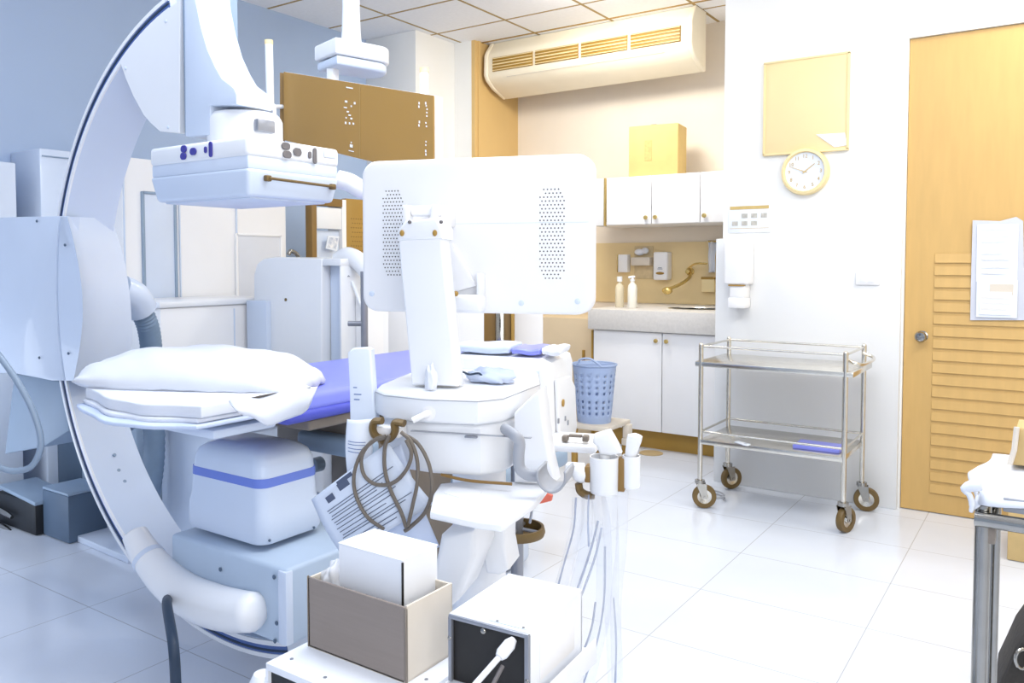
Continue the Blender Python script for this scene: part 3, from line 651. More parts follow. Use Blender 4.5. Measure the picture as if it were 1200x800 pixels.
lofted([(zb0+hz*.72, .95), (zb0+hz*.84, .93), (zb0+hz*.93, .86), (zb0+hz*.99, .72), (zb0+hz*1.03, .5)], mx_, my_, hx, hy, .04).build('tube_cap', SHELLB, t)
s2 = MB()
for u, v in ((316, 633), (368, 618)): s2.ball(at_x(u, v, tx_1+.008), .004, 8)
s2.build('screw', SLATED, t)
# lower carriage housing
cyf = 1.36; xr = at_y(336, 700, cyf).x; zt6 = at_y(336, 668, cyf).z
MB().b6(at_y(200, 640, cyf).x, xr, cyf, 1.78, at_y(330, 757, cyf).z, zt6, .012, 3).build('carriage_housing', HOUSE, t)
MB().b6(xr-.03, xr+.002, cyf-.004, cyf+.02, at_y(330, 757, cyf).z+.006, zt6-.006, .003).build('corner_strip', PALE, t)
s3 = MB()
for u, v in ((258, 667), (321, 676), (324, 730), (322, 751)): q_ = at_y(u, v, cyf-.004); s3.ball(q_, .006, 10, (1, .5, 1))
s3.build('bolt', SLATED, t)
# bumper tube
ub = [(158, 626), (170, 648), (190, 673), (215, 694), (245, 708), (272, 715), (296, 717)]
bp = [at_y(u, v, 1.33-.0*i) for i, (u, v) in enumerate(ub)]
rr_ = [.036, .043, .050, .055, .058, .056, .050]; pp = spline(bp, 6); R_ = []
for i in range(len(pp)): k = i/6; a = int(min(k, 5)); R_.append(rr_[a]+(rr_[a+1]-rr_[a])*(k-a))
pp = [pp[0]+(pp[0]-pp[1])*.8]+pp+[pp[-1]+(pp[-1]-pp[-2])*1.0, pp[-1]+(pp[-1]-pp[-2])*1.7]; R_ = [R_[0]*.6]+R_+[R_[-1]*.8, R_[-1]*.4]
MB().tube(pp, R_, 20).build('bumper', WHITE, t)
MB().tube([pp[8], pp[9]], [R_[8]+.002, R_[9]+.002], 20).build('bumper_joint', PALE, t)
# holder that grips the ring and carriage on the left
hA = [at_y(u, v, 1.37) for u, v in ((-60, 256), (69, 253), (66, 290), (65, 340), (67, 390), (74, 446), (60, 446), (15, 437), (-60, 437))]
MB().prism(hA, (0, .07, 0), .004, 2).build('holder_outer', SHELLB, t)
fA = [at_y(u, v, 1.36) for u, v in ((79, 254), (88, 290), (95, 330), (97, 370), (93, 410), (86, 446))]
fL = [at_y(u, v, 1.36) for u, v in ((71, 254), (69, 290), (68, 330), (69, 370), (72, 410), (77, 446))]
fB = [at_y(u, v, 1.64) for u, v in ((131, 256), (142, 290), (150, 330), (154, 370), (154, 410), (150, 446))]
def dens(P, n=4): return spline(P, n)
LA, LL, LB = dens(fA), dens(fL), dens(fB)
def ring_at(j):
    out = []
    for a, b in zip(LA, LB): p = a.lerp(b, j); p.y -= .05*math.sin(j*PI); out.append(p)
    for l, b in zip(reversed(LL), reversed(LB)): out.append(l.lerp(Vector((b.x-.10, b.y, b.z)), j))
    return out
lb2 = bmesh.new(); RR = [[lb2.verts.new(p) for p in ring_at(k/12)] for k in range(13)]
for A, B in zip(RR, RR[1:]):
    for k in range(len(A)): lb2.faces.new((A[k], A[(k+1) % len(A)], B[(k+1) % len(A)], B[k]))
lb2.faces.new(RR[0]); lb2.faces.new(RR[-1][::-1])
m_ = MB(); m_.bm.free(); m_.bm = lb2; m_.build('holder_cheek', SHELLB, t, ang=50)
s4 = MB()
for u, v in ((43, 259), (46, 419), (76, 287), (80, 414)): s4.ball(at_y(u, v, 1.364 if u < 70 else 1.356), .005, 10, (1, .6, 1))
s4.build('screw', SLATED, t)
# hose
h0 = at_d(163, 352, 2.95)
MB().tube(spline([at_d(140, 340, 3.1), at_d(156, 348, 3.15), at_d(165, 362, 3.2)]), [.062]*17, 16).build('hose_elbow', SHELLB, t)
hp_ = spline([at_d(164, 360, 3.2), at_d(174, 385, 3.25), at_d(178, 420, 3.3), at_d(180, 480, 3.3), at_d(180, 540, 3.3), at_d(172, 585, 3.3), at_d(150, 610, 3.3)], 14)
MB().tube(hp_, [.040+(.003 if i % 2 else 0) for i in range(len(hp_))], 16).build('flexible_hose', HOSE, t)
# stand under the holder and floor column
st = [at_y(u, v, 1.5) for u, v in ((16, 438), (72, 447), (80, 505), (50, 524), (5, 532))]
MB().prism(st, (0, .35, 0), .008, 2).build('stand_carriage', SLATE, t)
p0 = at_z(50, 612, 0.03); 
cA = [(-3.42, -2.62, 1.95, 2.35, .03, .62)]
xq0, xq1 = at_y(82, 560, 1.95).x, at_y(150, 560, 1.95).x
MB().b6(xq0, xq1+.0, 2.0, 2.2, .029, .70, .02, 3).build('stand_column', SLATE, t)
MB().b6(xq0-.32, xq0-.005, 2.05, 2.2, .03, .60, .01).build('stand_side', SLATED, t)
bp_ = [at_z(u, v, .03) for u, v in ((60, 614), (150, 652), (215, 640), (225, 603), (112, 603))]
MB().prism([Vector((p.x, p.y, 0)) for p in bp_], (0, 0, .028), .004, 2).build('floor_plate', PALE, t)
# dark equipment at the left edge
p = at_z(40, 628, 0)
t = thing('foot_control_unit', 'dark foot control unit with shiny pedals on the floor at the left edge', 'foot pedal unit', (p.x-.15, p.y, 0))
Y_ = p.y
xk1 = at_y(41, 600, Y_).x; zk1 = at_y(41, 590, Y_).z
MB().b6(xk1-.35, xk1, Y_, Y_+.16, 0.002, zk1, .008).build('body', BLACKB, t)
MB().box((xk1-.16, Y_+.08, zk1+.012), (.34, .17, .02), .008, 2, Matrix.Rotation(.08, 4, 'Y')).build('cover', SLATE, t)
for v in (606, 624): q_ = at_y(14, v, Y_-.02); MB().tube([q_+Vector((-.2, 0, .02)), q_+Vector((-.05, 0, .008)), q_], [.012, .012, .008], 10).build('pedal_bar', CHROME, t)
t = thing('grey_power_box', 'grey slate box on the floor between the dark pedal unit and the scanner stand', 'box', (xk1+.1, Y_+.35, 0))
xk2 = at_y(80, 600, Y_+.03).x
MB().b6(xk1+.005, xk2, Y_+.03, Y_+.2, 0.002, at_y(60, 576, Y_+.03).z, .006).build('body', SLATED, t)
MB().b6(xk1+.005, xk2, Y_+.03, Y_+.2, at_y(60, 576, Y_+.03).z, at_y(60, 576, Y_+.03).z+.012, .004).build('lid', SLATE, t)
cpts = [at_d(u, v, 2.2) for u, v in ((-20, 395), (0, 418), (22, 450), (40, 485), (48, 520), (38, 545), (18, 552), (-20, 554), (-60, 640), (-90, 760))]
cpts[-1].z = .0095; cpts[0].z = cpts[0].z
tag(MB().tube(spline(cpts), .0085, 10).build('grey_cable', CABLEB), 'blue grey cable looping out of the left edge in front of the scanner holder', 'cable')
cpts = [at_d(196, 702, 2.22), at_d(196, 712, 2.12)]+[at_d(u, v, 1.98) for u, v in ( (203, 755), (206, 800), (207, 845), (207, 880))]
cpts[-1].z = .014
tag(MB().tube(spline(cpts), .013, 10).build('thick_black_cable', NAVY), 'thick dark cable hanging below the white bumper down to the floor', 'cable')
# cable rest under (dark sling) + white cabinet behind the pillow legs
t = thing('white_base_cabinet', 'pale low cabinet standing on the floor under the pillow end behind the scanner ring', 'cabinet', (-2.8, 2.07, 0))
YW_ = 1.95; a = at_y(188, 505, YW_); b = at_y(284, 490, YW_)
MB().b6(a.x, b.x, YW_, 2.19, .06, at_y(236, 497, YW_).z, .006).build('body', SHELLB, t)
MB().b6(a.x-.01, b.x+.01, YW_-.01, 2.2, at_y(236, 497, YW_).z, at_y(236, 497, YW_).z+.02, .004).build('top', WHITE, t)
MB().b6(a.x+.02, b.x-.02, YW_+.02, 2.17, 0, .06, .004).build('plinth', SLATE, t)
# ================================================================== PATIENT COUCH
TX0, TX1, TY0 = -2.22, -1.70, 1.18
TY1 = 2.72
t = thing('patient_couch', 'long patient couch with periwinkle blue mattress running behind the scan machine', 'examination table', (-1.96, 2.3, 0))
ztop = .845
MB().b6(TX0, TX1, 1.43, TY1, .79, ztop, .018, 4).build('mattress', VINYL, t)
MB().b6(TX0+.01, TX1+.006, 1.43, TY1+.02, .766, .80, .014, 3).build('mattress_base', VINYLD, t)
MB().b6(TX0+.03, TX1-.01, 1.52, TY1, .735, .768, .008, 3).build('table_board', BROWNG, t)
MB().b6(TX0+.08, TX1-.06, 1.75, 2.8, .60, .735, .03, 4).build('under_frame', BROWNG, t)
MB().b6(TX0+.12, TX1-.08, 1.95, 2.7, .12, .60, .03, 4).build('pedestal', BROWNG, t)
MB().b6(TX0+.05, TX1-.04, 1.9, 2.7, .005, .10, .03, 4).build('foot_cover', PALE, t)
MB().b6(TX1-.01, TX1+.11, 2.12, 2.75, .40, .48, .03, 4).build('side_motor_cover', SLATE, t)
MB().b6(at_y(346, 520, 1.70).x, at_y(430, 520, 1.70).x, 1.70, 1.76, at_y(380, 533, 1.70).z, at_y(380, 510, 1.70).z, .018, 4).build('front_motor_cover', SLATE, t)
kk = MB(); q_ = at_y(368, 545, 1.93); kk.lathe(q_, [(.026, -.03), (.026, .008), (.020, .014), (0, .015)], 24, RX); kk.build('knob', SLATE, t)
# layered blankets at the head end
MB().b6(TX0+.03, TX1-.03, TY0+.05, 1.425, .762, .785, .006, 2).build('head_board', PALE, t)
for x0, x1, y0, z0, z1, bul, m, lb in (
      (TX0-.02, TX1+.0, TY0-.02, .8015, .813, .05, SHEETB, 'lowest thin pale blue blanket of the stack at the head of the couch'),
      (TX0-.005, TX1-.01, TY0-.005, .8145, .826, .045, SHEET, 'middle white folded blanket between the thin pale blanket and the thick top one'),
      (TX0+.0, TX1-.0, TY0+.0, .8275, .858, .04, SHEET, 'upper thick white folded blanket directly under the pillow')):
    ol = [Vector((x0+(x1-x0)*k/14, y0-bul*math.sin(k/14*PI)+.004*math.sin(k*1.3+z0*90), z0)) for k in range(15)]+[Vector((x1, 1.42, z0)), Vector((x0, 1.42, z0))]
    mb = MB().prism(ol, (0, 0, z1-z0), .0045, 3)
    for v in mb.bm.verts: v.co.z += -.010*math.sin((v.co.x-x0)/(x1-x0)*PI)*max(0, (1.25-v.co.y)/.12) if v.co.y < 1.25 else 0
    tag(mb.build('folded_blanket', m, None), lb, 'blanket', 'blankets under the pillow')
# support board under overhanging head end
# pillow
PL = [at_y(92, 452, 1.25), at_x(375, 450, -1.72)]
pc = Vector((-1.93, 1.40, .93)); 
t = thing('pillow', 'plump white pillow in a loose pillowcase lying on the end of the couch', 'pillow', (pc.x, pc.y, .87))
va = Vector(PL[1]-PL[0]); va.z = 0; L_ = va.length; va.normalize(); vb = Vector((-va.y, va.x, 0))
Mp = Matrix(((va.x, vb.x, 0, 0), (va.y, vb.y, 0, 0), (0, 0, 1, 0), (0, 0, 0, 1)))
mid = (PL[0]+PL[1])/2; mid.z = .893; L_ *= .90; mid = mid+va*.022; mid.z -= .022
def pil(side):
    def f_(a, b):
        x = (a-.5)*2; y = (b-.5)*2; e = max(0, 1-abs(x)**2.6)**.55*max(0, 1-abs(y)**2.4)**.55
        X = x*L_/2*(1-.10*abs(y)**3+.0); Yv = y*.17*(1-.10*abs(x)**3)
        w = .004*math.sin(x*8+y*5)*e+.006*math.sin(y*14+x*3)*(1-e)+.003*math.sin(x*23+y*9+2*math.sin(y*7))*(1-e*.6)
        z = (.090*e if side > 0 else -.036*e)+w-.02*abs(x)*(x > 0)*(1-e)
        return mid+Mp.to_3x3() @ Vector((X, Yv, 0))+Vector((0, 0, z))
    return f_
mb = MB().grid(pil(1), 44, 26).grid(pil(-1), 44, 26); bmesh.ops.remove_doubles(mb.bm, verts=mb.bm.verts, dist=.0006)
mb.build('pillow_body', SHEET, t, ang=180)
# open pillowcase flap at the right
fl = [at_d(u, v, d_) for u, v, d_ in ((268, 470, 1.86), (300, 466, 1.88), (352, 452, 1.93), (372, 452, 1.98), (360, 478, 1.95), (340, 492, 1.9), (312, 497, 1.86), (285, 486, 1.84))]
def flap(a, b):
    top = [fl[0], fl[1], fl[2], fl[3]]; bot = [fl[7], fl[6], fl[5], fl[4]]
    k = a*3; i = min(int(k), 2); T = top[i].lerp(top[i+1], k-i); B = bot[i].lerp(bot[i+1], k-i)
    return T.lerp(B, b)+Vector((.012*math.sin(b*PI), -.012*math.sin(b*PI), .004*math.sin(a*12)))
MB().grid(flap, 20, 10).build('pillowcase_flap', SHEET, t, solid=.004, ang=180)
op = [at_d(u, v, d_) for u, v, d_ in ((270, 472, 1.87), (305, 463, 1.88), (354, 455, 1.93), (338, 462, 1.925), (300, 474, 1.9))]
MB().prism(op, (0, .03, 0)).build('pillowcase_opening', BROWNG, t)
# ================================================================== CEILING-HUNG DISPLAY
cr = [at_d(332.5, 84, 3.0), at_d(508, 112, 2.56), at_d(508, 207, 2.56), at_d(332.5, 164, 3.0)]
n_ = (cr[1]-cr[0]).cross(cr[3]-cr[0]).normalized(); 
if n_.y > 0: n_ = -n_
bk_ = -n_
t = thing('hanging_display', 'wide bronze tinted display panel with small white markings hung from the ceiling', 'monitor', (cr[2].x, cr[2].y, cr[2].z))
cen = sum(cr, Vector())/4
MB().prism([cen+(p-cen)*1.012+bk_*.006 for p in cr], bk_*.035, .004, 2).build('casing', WHITE, t)
MB().prism([p for p in cr], bk_*.006).build('screen', PANEL, t)
def pan(u, v): return at_pl(u, v, cr[0], n_)
ex = (cr[1]-cr[0]).normalized(); ez = (cr[0]-cr[3]).normalized()
mk = MB()
def mark(u, v, w_, h_):
    c = pan(u, v)+n_*.001; mk.prism([c-ex*w_/2-ez*h_/2, c+ex*w_/2-ez*h_/2, c+ex*w_/2+ez*h_/2, c-ex*w_/2+ez*h_/2], n_*.0008)
for u, v, w_, h_ in ((410, 103, .034, .004), (406, 119, .012, .007), (416, 121, .008, .008), (405, 126, .016, .004), (412, 124.5, .006, .006), (408, 131, .010, .005), (410, 135, .012, .005), (406, 138, .006, .005), (412, 139, .010, .006), (405.5, 144, .008, .008), (410, 144.5, .007, .007), (414.5, 145, .007, .007), (412, 171, .014, .010), (412, 167, .005, .005), (412, 177, .026, .003)): mark(u, v, w_, h_)
for u, vs in ((492, (121, 125, 143, 147)), (500, (121, 124, 128, 132, 136, 144, 148, 166, 170, 177, 181))):
    for v in vs: mark(u+random.uniform(-1, 1), v, .005, .008 if v % 2 else .005)
mk.build('markings', WHITEM, t)
se = MB(); 
for k in range(1): c = pan(421, 120); se.prism([pan(421.5, 100)+n_*.0008, pan(422.5, 100)+n_*.0008, pan(422.5, 185)+n_*.0008, pan(421.5, 185)+n_*.0008], n_*.0006)
se.build('seam_line', mat('bronze_seam', 'A88850', .5), t)
# mount behind
cd = 3.1
p0 = at_d(411, -30, cd); ptop = Vector((p0.x, p0.y, HC-.001)); pb_ = at_d(411, 46, cd)
MB().lathe((p0.x, p0.y, pb_.z-.02), [(.04, 0), (.036, .05), (.033, .14), (.033, HC-.001-pb_.z+.02)], 24).build('ceiling_column', WHITE, t)
MB().lathe((p0.x, p0.y, HC-.05), [(.09, 0), (.1, .01), (.1, .049)], 24).build('ceiling_flange', WHITE, t)
ca = at_d(392, 68, cd); cb = at_d(435, 58, cd+.1); zhh = .052
dv = (cb-ca); dv.z = 0; dv.normalize(); pv = Vector((-dv.y, dv.x, 0))
hc = (ca+cb)/2; hc.z = at_d(411, 66, cd).z
pl = []
for k in range(13): a = -PI/2+PI*k/12; pl.append(hc+dv*(.07+.075*math.cos(a))+pv*.085*math.sin(a)+Vector((0, 0, -.05)))
pl += [hc-dv*.12+pv*.085+Vector((0, 0, -.05)), hc-dv*.12-pv*.085+Vector((0, 0, -.05))]
MB().prism([p+Vector((0, 0, .04)) for p in pl], (0, 0, .06), .008, 3).build('swivel_housing', WHITE, t)
MB().prism([hc+Vector((0, 0, -.05))+(p-hc-Vector((0, 0, -.05)))*.93 for p in pl], (0, 0, .038), .012, 3).build('swivel_base', SHELLB, t)
aq = at_d(390, 84, cd); 
MB().box((aq.x, aq.y, aq.z-.06), (.035, .035, .2), .005).build('drop_arm', WHITE, t)
MB().tube([Vector((aq.x, aq.y, aq.z-.12)), (cr[0]+cr[3])/2+(cr[1]-cr[0])*.3+bk_*.03], .02, 12).build('bracket', GREYM, t)
# side poles of the display frame
for (u, v0, v1, d_, nm) in ((315, 51, 130, 2.98, 0), (497, 84, 150, 2.72, 1)):
    a = at_d(u, v0, d_); b = at_d(u+(.0 if nm else 2), v1, d_)
    ppo = MB().cyl(b, a, .0145, n=16).build('handle_pole', WHITE, t)
    MB().cyl(a+Vector((0, 0, -.004)), a+Vector((0, 0, .012)), .0155, n=16).build('end_cap', PGOLD, ppo)
br = MB(); a = at_d(319, 125, 2.98); br.tube([at_d(317, 122, 2.98), a, at_d(331, 125, 3.02)], .008, 8).tube([at_d(317, 120, 2.98), at_d(321, 124, 2.98), at_d(323, 160, 2.98)], .008, 8).build('pole_bracket', WHITE, t)
MB().tube([at_d(331, 86, 3.03), at_d(331, 165, 3.03)], .012, 4).build('edge_bar', GOLDD, t)
MB().tube([at_d(497, 112, 2.72), at_d(497, 175, 2.72), cr[1]*.1+cr[2]*.9+bk_*.03], .0145, 12).build('handle_tube', WHITE, t)
# white boom piece below detector right
t = thing('side_boom', 'short white equipment boom end between the detector and the scan monitor', 'boom', at_d(405, 225, 2.6))
MB().tube(spline([at_d(396, 210, 2.6), at_d(410, 214, 2.6), at_d(424, 222, 2.6), at_d(440, 224, 2.65)]), .03, 14).build('arm', WHITE, t)
pass
# ================================================================== ULTRASOUND MACHINE
UA = math.radians(18.6); uo = at_d(545, 400, 1.75); uo.z = 0
UM = Matrix.Translation(uo) @ rotz(UA); UI = UM.inverted(); un = UM.to_3x3() @ Vector((0, 1, 0))
def L(u, v, y=0):
    """frame point on the machine's local plane y -> local coordinates"""
    return UI @ at_pl(u, v, UM @ Vector((0, y, 0)), un)
t = thing('ultrasound_machine', 'white ultrasound scan machine seen from behind with large monitor on an arm', 'medical machine', uo, UA)
US = t
def UB(m, name, mt, par=None, **k): return m.xf(UM).build(name, mt, par or US, **k)
a = L(424, 280); b = L(694.5, 280); zt7 = (L(560, 184).z); zb7 = (L(560, 367).z)
mo = [Vector((x, 0, z)) for x, z in rrect(a.x, b.x, zb7, zt7, .035, 8)]
# slightly bowed lower edge like the photo: outline is a rounded rectangle
mon = UB(MB().prism(mo, (0, .05, 0), .008, 3), 'monitor', WHITEM)
mi = [Vector((x, .05, z)) for x, z in rrect(a.x+.012, b.x-.012, zb7+.012, zt7-.012, .03, 8)]
UB(MB().prism(mi, (0, .006, 0)), 'screen', BLACK, mon)
pf = MB()
for (u0, u1, v0, v1) in ((449, 474, 224, 322), (633, 663, 222, 326)):
    q0 = L(u0, v0); q1 = L(u1, v1); nx = 7; nz = 24
    for j in range(nz):
        for i in range(nx):
            fx = (i+.5*(j % 2))/nx; fz = j/(nz-1)
            ex_ = abs(fz-.5)*2
            if ex_ > .86 and (i == 0 or i == nx-1): continue
            x = q0.x+(q1.x-q0.x)*fx; z = q0.z+(q1.z-q0.z)*fz
            pf.lathe((x, .0006, z), [(.0017, 0), (.0017, .0012)], 6, RX)
o = UB(pf, 'vent_holes', PERF, mon, ang=180); o['kind'] = 'stuff'
UB(MB().b6(L(470, 252).x, L(690, 252).x, -.0006, .001, L(560, 262, 0).z, L(560, 261.5, 0).z), 'seam', PALE, mon)
s5 = MB()
for u, v in ((436, 344), (611, 355), (677, 353)): q_ = L(u, v); s5.lathe((q_.x, .001, q_.z), [(.006, 0), (.006, .003), (.003, .004), (0, .004)], 14, RX)
UB(s5, 'screw_cap', PALE, mon)
# tilt yoke and arm
yk = MB(); c0 = L(495, 262, -.02); c1 = L(560, 340, -.02)
tri = [Vector((L(520, 285, -.02).x, -.012, L(520, 285, -.02).z)), Vector((L(528, 285, -.02).x, -.012, L(528, 285).z)), Vector((L(556, 338, -.02).x, -.012, L(556, 335).z)), Vector((L(520, 345, -.02).x, -.012, L(520, 345).z))]
UB(MB().prism(tri, (0, .012, 0), .003, 2), 'tilt_wedge', WHITEM)
q0, q1 = L(532, 345, -.03), L(566, 366, -.03)
UB(MB().b6(q0.x, q1.x, -.04, .0, q1.z, q0.z, .01, 3).b6(L(558, 320, -.03).x, L(564, 345, -.03).x, -.03, 0, q0.z-.01, L(560, 320, -.03).z, .003), 'monitor_hinge', WHITE)
w0 = L(534, 344, -.045); UB(MB().ball(w0, .006, 10), 'hinge_bolt', GOLD)
ar = [L(464, 272, -.13), L(519, 272, -.13), L(536, 450, -.13), L(480, 450, -.13)]
for q_ in ar: q_.y = -.13
ar2 = [L(466, 280, -.13), L(517, 276, -.13), L(535, 453, -.13), L(482, 451, -.13)]
UB(MB().prism([Vector((q_.x, -.13, q_.z)) for q_ in ar2], (0, .05, 0), .006, 3), 'support_arm', WHITE)
hd0 = [L(466, 282, -.13), L(468, 268, -.13), L(476, 258, -.13), L(512, 255, -.13), L(519, 268, -.13), L(519, 280, -.13)]
UB(MB().prism([Vector((q_.x, -.135, q_.z)) for q_ in hd0], (0, .07, 0), .006, 3), 'arm_knuckle', WHITE)
kn = L(500, 248, -.08); UB(MB().cyl((L(484, 247, -.1).x, -.1, kn.z), (L(518, 247, -.1).x, -.1, kn.z), .011, n=16).b6(L(480, 245, -.08).x, L(487, 245, -.08).x, -.12, -.0, kn.z-.03, kn.z+.012, .004).b6(L(512, 245, -.08).x, L(519, 245, -.08).x, -.12, -.0, kn.z-.03, kn.z+.012, .004), 'pivot', WHITEM)
s6 = MB()
for u, v in ((471, 273), (509.5, 273)): q_ = L(u, v, -.137); s6.ball((q_.x, -.137, q_.z), .005, 10, (1, .5, 1.3))
UB(s6, 'bolt', GOLD); 
for u, v in ((480, 260), (517, 260)): q_ = L(u, v, -.137); UB(MB().ball((q_.x, -.137, q_.z), .004, 10), 'rivet', BTNG)
# tray / console
zt8 = L(530, 463, -.2).z
def plate(pts, z0, z1, bev): return MB().prism([Vector((x, y, z0)) for x, y in pts], (0, 0, z1-z0), bev, 3)
def onz(u, v, z): p = UI @ at_z(u, v, z); return (p.x, p.y)
tp = [onz(440, 455, zt8), onz(450, 459, zt8), onz(500, 464, zt8), onz(560, 466, zt8), onz(590, 463, zt8), onz(627, 449, zt8), onz(633, 447, zt8), onz(630, 430, zt8), onz(560, 428, zt8), onz(520, 430, zt8), onz(480, 436, zt8), onz(445, 450, zt8)]
zf0 = L(530, 495, -.2).z
UB(plate(tp, zf0, zt8, .008), 'tray', WHITE)
ymin = min(p[1] for p in tp)
UB(MB().tube([Vector((x*1.0, y-.0008 if y < -.05 else y, zt8-.007)) for x, y in tp[:8]], .0011, 6), 'tray_seam', GREYP)
cx_ = sum(p[0] for p in tp)/len(tp); cy_ = sum(p[1] for p in tp)/len(tp)
tp2 = [(cx_+(x-cx_)*.955+.004, cy_+(y-cy_)*.94+.006) for x, y in tp]
zf1 = L(560, 563, ymin).z
UB(plate(tp2, zf1, zf0, .012), 'rear_body', WHITE)
UB(MB().b6(L(478, 510, ymin).x, L(620, 510, ymin).x, ymin+.001+.012, ymin+.02, zf0-.02, zf0-.018), 'body_seam', GREYP)
q_ = L(550, 513, ymin); UB(MB().b6(q_.x-.012, q_.x+.012, ymin+.006, ymin+.015, q_.z-.002, q_.z+.002, .001), 'latch', GREYM)
q_ = L(500, 484, ymin); 
UB(MB().tube(spline([Vector((q_.x+.004, ymin+.01, q_.z)), Vector((q_.x-.004, ymin-.008, q_.z-.003)), Vector((q_.x-.022, ymin-.016, q_.z-.012))]), [.010, .010, .010, .009, .008, .008, .007, .007, .006, .006, .006, .006, .006, .006, .006, .006, .006], 12).lathe((q_.x+.004, ymin+.004, q_.z), [(.014, 0), (.014, .004), (0, .005)], 18, RX), 'cable_gland', WHITEM)
# raised console behind: front face plus a side face with the ports
yc = .17
zc9 = L(600, 421, yc).z; r0 = L(530, 420, yc); xr_ = L(645, 430, yc).x; zcb = L(644, 528, yc).z
DC = .05
while DC < .6 and L(671, 470, yc+DC).x > xr_: DC += .005
DC = max(.08, min(DC, .4))
co = [(xr_, zc9-.03), (xr_-.006, zc9-.010), (xr_-.025, zc9), (r0.x, zc9+.004), (r0.x, zcb), (xr_, zcb)]
UB(MB().prism([Vector((x, yc, z)) for x, z in co], (0, DC, 0), .008, 3), 'console', WHITE)
xi = L(632, 480, yc).x
UB(MB().b6(L(555, 440, yc).x, xi, yc-.004, yc+.004, zcb+.01, zc9-.025, .002), 'inner_panel', PALE)  # shade of the recess put into the panel's darker colour
UB(MB().b6(xi, xr_-.002, yc-.012, yc+.004, zcb, zc9-.018, .005), 'bezel', WHITE)
uxn = UM.to_3x3() @ Vector((1, 0, 0))
def LX(u, v, x): return UI @ at_pl(u, v, UM @ Vector((x, 0, 0)), uxn)
RY = Matrix.Rotation(PI/2, 4, 'Y')
UB(MB().prism([LX(u, v, xr_+.0005) for u, v in ((649, 445), (664, 440), (670, 452), (672, 500), (668, 520), (652, 524))], (.010, 0, 0), .004, 3), 'port_panel', WHITE)
q_ = LX(659, 472, xr_+.0105); UB(MB().lathe(q_, [(.009, 0), (.009, .004), (.004, .005), (0, .005)], 16, RY), 'power_key', GOLD)
pt = MB()
for u, v in ((654, 493), (662, 490), (665, 495)): q_ = LX(u, v, xr_+.0105); pt.b6(q_.x-.001, q_.x+.003, q_.y-.004, q_.y+.004, q_.z-.006, q_.z+.006, .001)
UB(pt, 'port', GREYM)
q0 = L(636, 517, .12); q1 = L(700, 530, .12)
UB(MB().b6(q0.x, q1.x, .10, .24, q1.z, q0.z, .006, 2), 'side_shelf', WHITE)
g_ = MB()
for u in (662, 686): q_ = L(u, 514, .12); g_.box((q_.x, .125, q_.z), (.014, .02, .014), .003)
q_ = L(674, 511, .12); g_.box((q_.x, .125, q_.z), (.03, .012, .006), .002); UB(g_, 'clip', BROWNG)
yk_ = ymin+.06
UB(MB().prism([Vector((q_.x, yk_, q_.z)) for q_ in [L(u, v, yk_) for u, v in ((602, 484), (616, 470), (633, 456), (638, 500), (644, 540), (650, 566), (602, 566))]], (0, .06, 0), .006, 3), 'flank', WHITE)
# front apron going down to the base, base shell and leg
zp = zf1-.018
UB(plate([onz(504, 599, zp), onz(508, 578, zp), onz(516, 566, zp), onz(560, 562, zp), onz(645, 566, zp), onz(629, 587, zp), onz(588, 614, zp), onz(561, 611, zp)], zp-.014, zp, .004), 'base_shell', WHITE)
UB(MB().prism([Vector((x, y, zp)) for x, y in (onz(520, 578, zp), onz(555, 588, zp), onz(565, 577, zp), onz(530, 570, zp))], (0, 0, .0015), .0005, 1), 'shell_hatch', WHITE)
# strip shadow groove
q_ = L(520, 556, ymin+.01); UB(MB().tube(spline([L(517, 556, ymin+.012), L(550, 563, ymin+.012), L(600, 567, ymin+.012)]), .003, 6), 'trim_groove', GOLDD)
UB(MB().cyl((L(560, 600, .05).x, .06, .10), (L(560, 600, .05).x, .06, zf1-.05), .06, n=24), 'centre_column', WHITE)
lg = [L(u, v, -.10) for u, v in ((563, 612), (592, 612), (591, 640), (596, 668), (585, 674), (570, 672), (563, 640))]
UB(MB().prism([Vector((q_.x, -.1, q_.z)) for q_ in lg], (0, .09, 0), .006, 3), 'front_leg', WHITE)
# long foot toward the camera
f0 = UI @ at_z(535, 622, .42); f1 = UI @ at_z(555, 700, .36)
ftp = [L(u, v, -.22) for u, v in ((520, 624), (560, 616), (560, 650), (540, 700), (515, 720), (505, 700))]
UB(MB().prism([Vector((q_.x, -.24, q_.z)) for q_ in ftp], (0, .14, 0), .012, 3), 'foot_cover', WHITE)
UB(MB().b6(-.2, .2, -.2, .28, .07, .15, .03, 3), 'chassis', SHELLB)
for x, y in ((-.17, -.16), (.17, -.16), (-.17, .24), (.17, .24)):
    p = UM @ Vector((x, y, 0)); caster(p.x, p.y, .09, US, rw=.045, ang=.7, tyre=GREYP)
# S-shaped handle / cup holder on the right of the body
hy_ = ymin-.0
sp_ = [L(u, v, hy_) for u, v in ((586, 506), (606, 507), (612, 515), (611, 532), (613, 546), (622, 553), (634, 554))]
for i, q_ in enumerate(sp_): q_.y = hy_+(.03 if i == 0 else -.02)
UB(MB().tube(spline(sp_, 6), .011, 12, flat=.8), 'hook_handle', GREYP)
cu = []
c_ = L(650, 562, hy_-.02)
def cup(a, b):
    th = PI*(.92+1.16*a)+.0; r = .026-.004*abs(a-.5)
    return Vector((c_.x+r*math.cos(th)*1.05, hy_-.05+.07*b, c_.z+.016+r*math.sin(th)*1.2))
UB(MB().grid(cup, 24, 8), 'probe_cradle', GREYP, solid=.004)
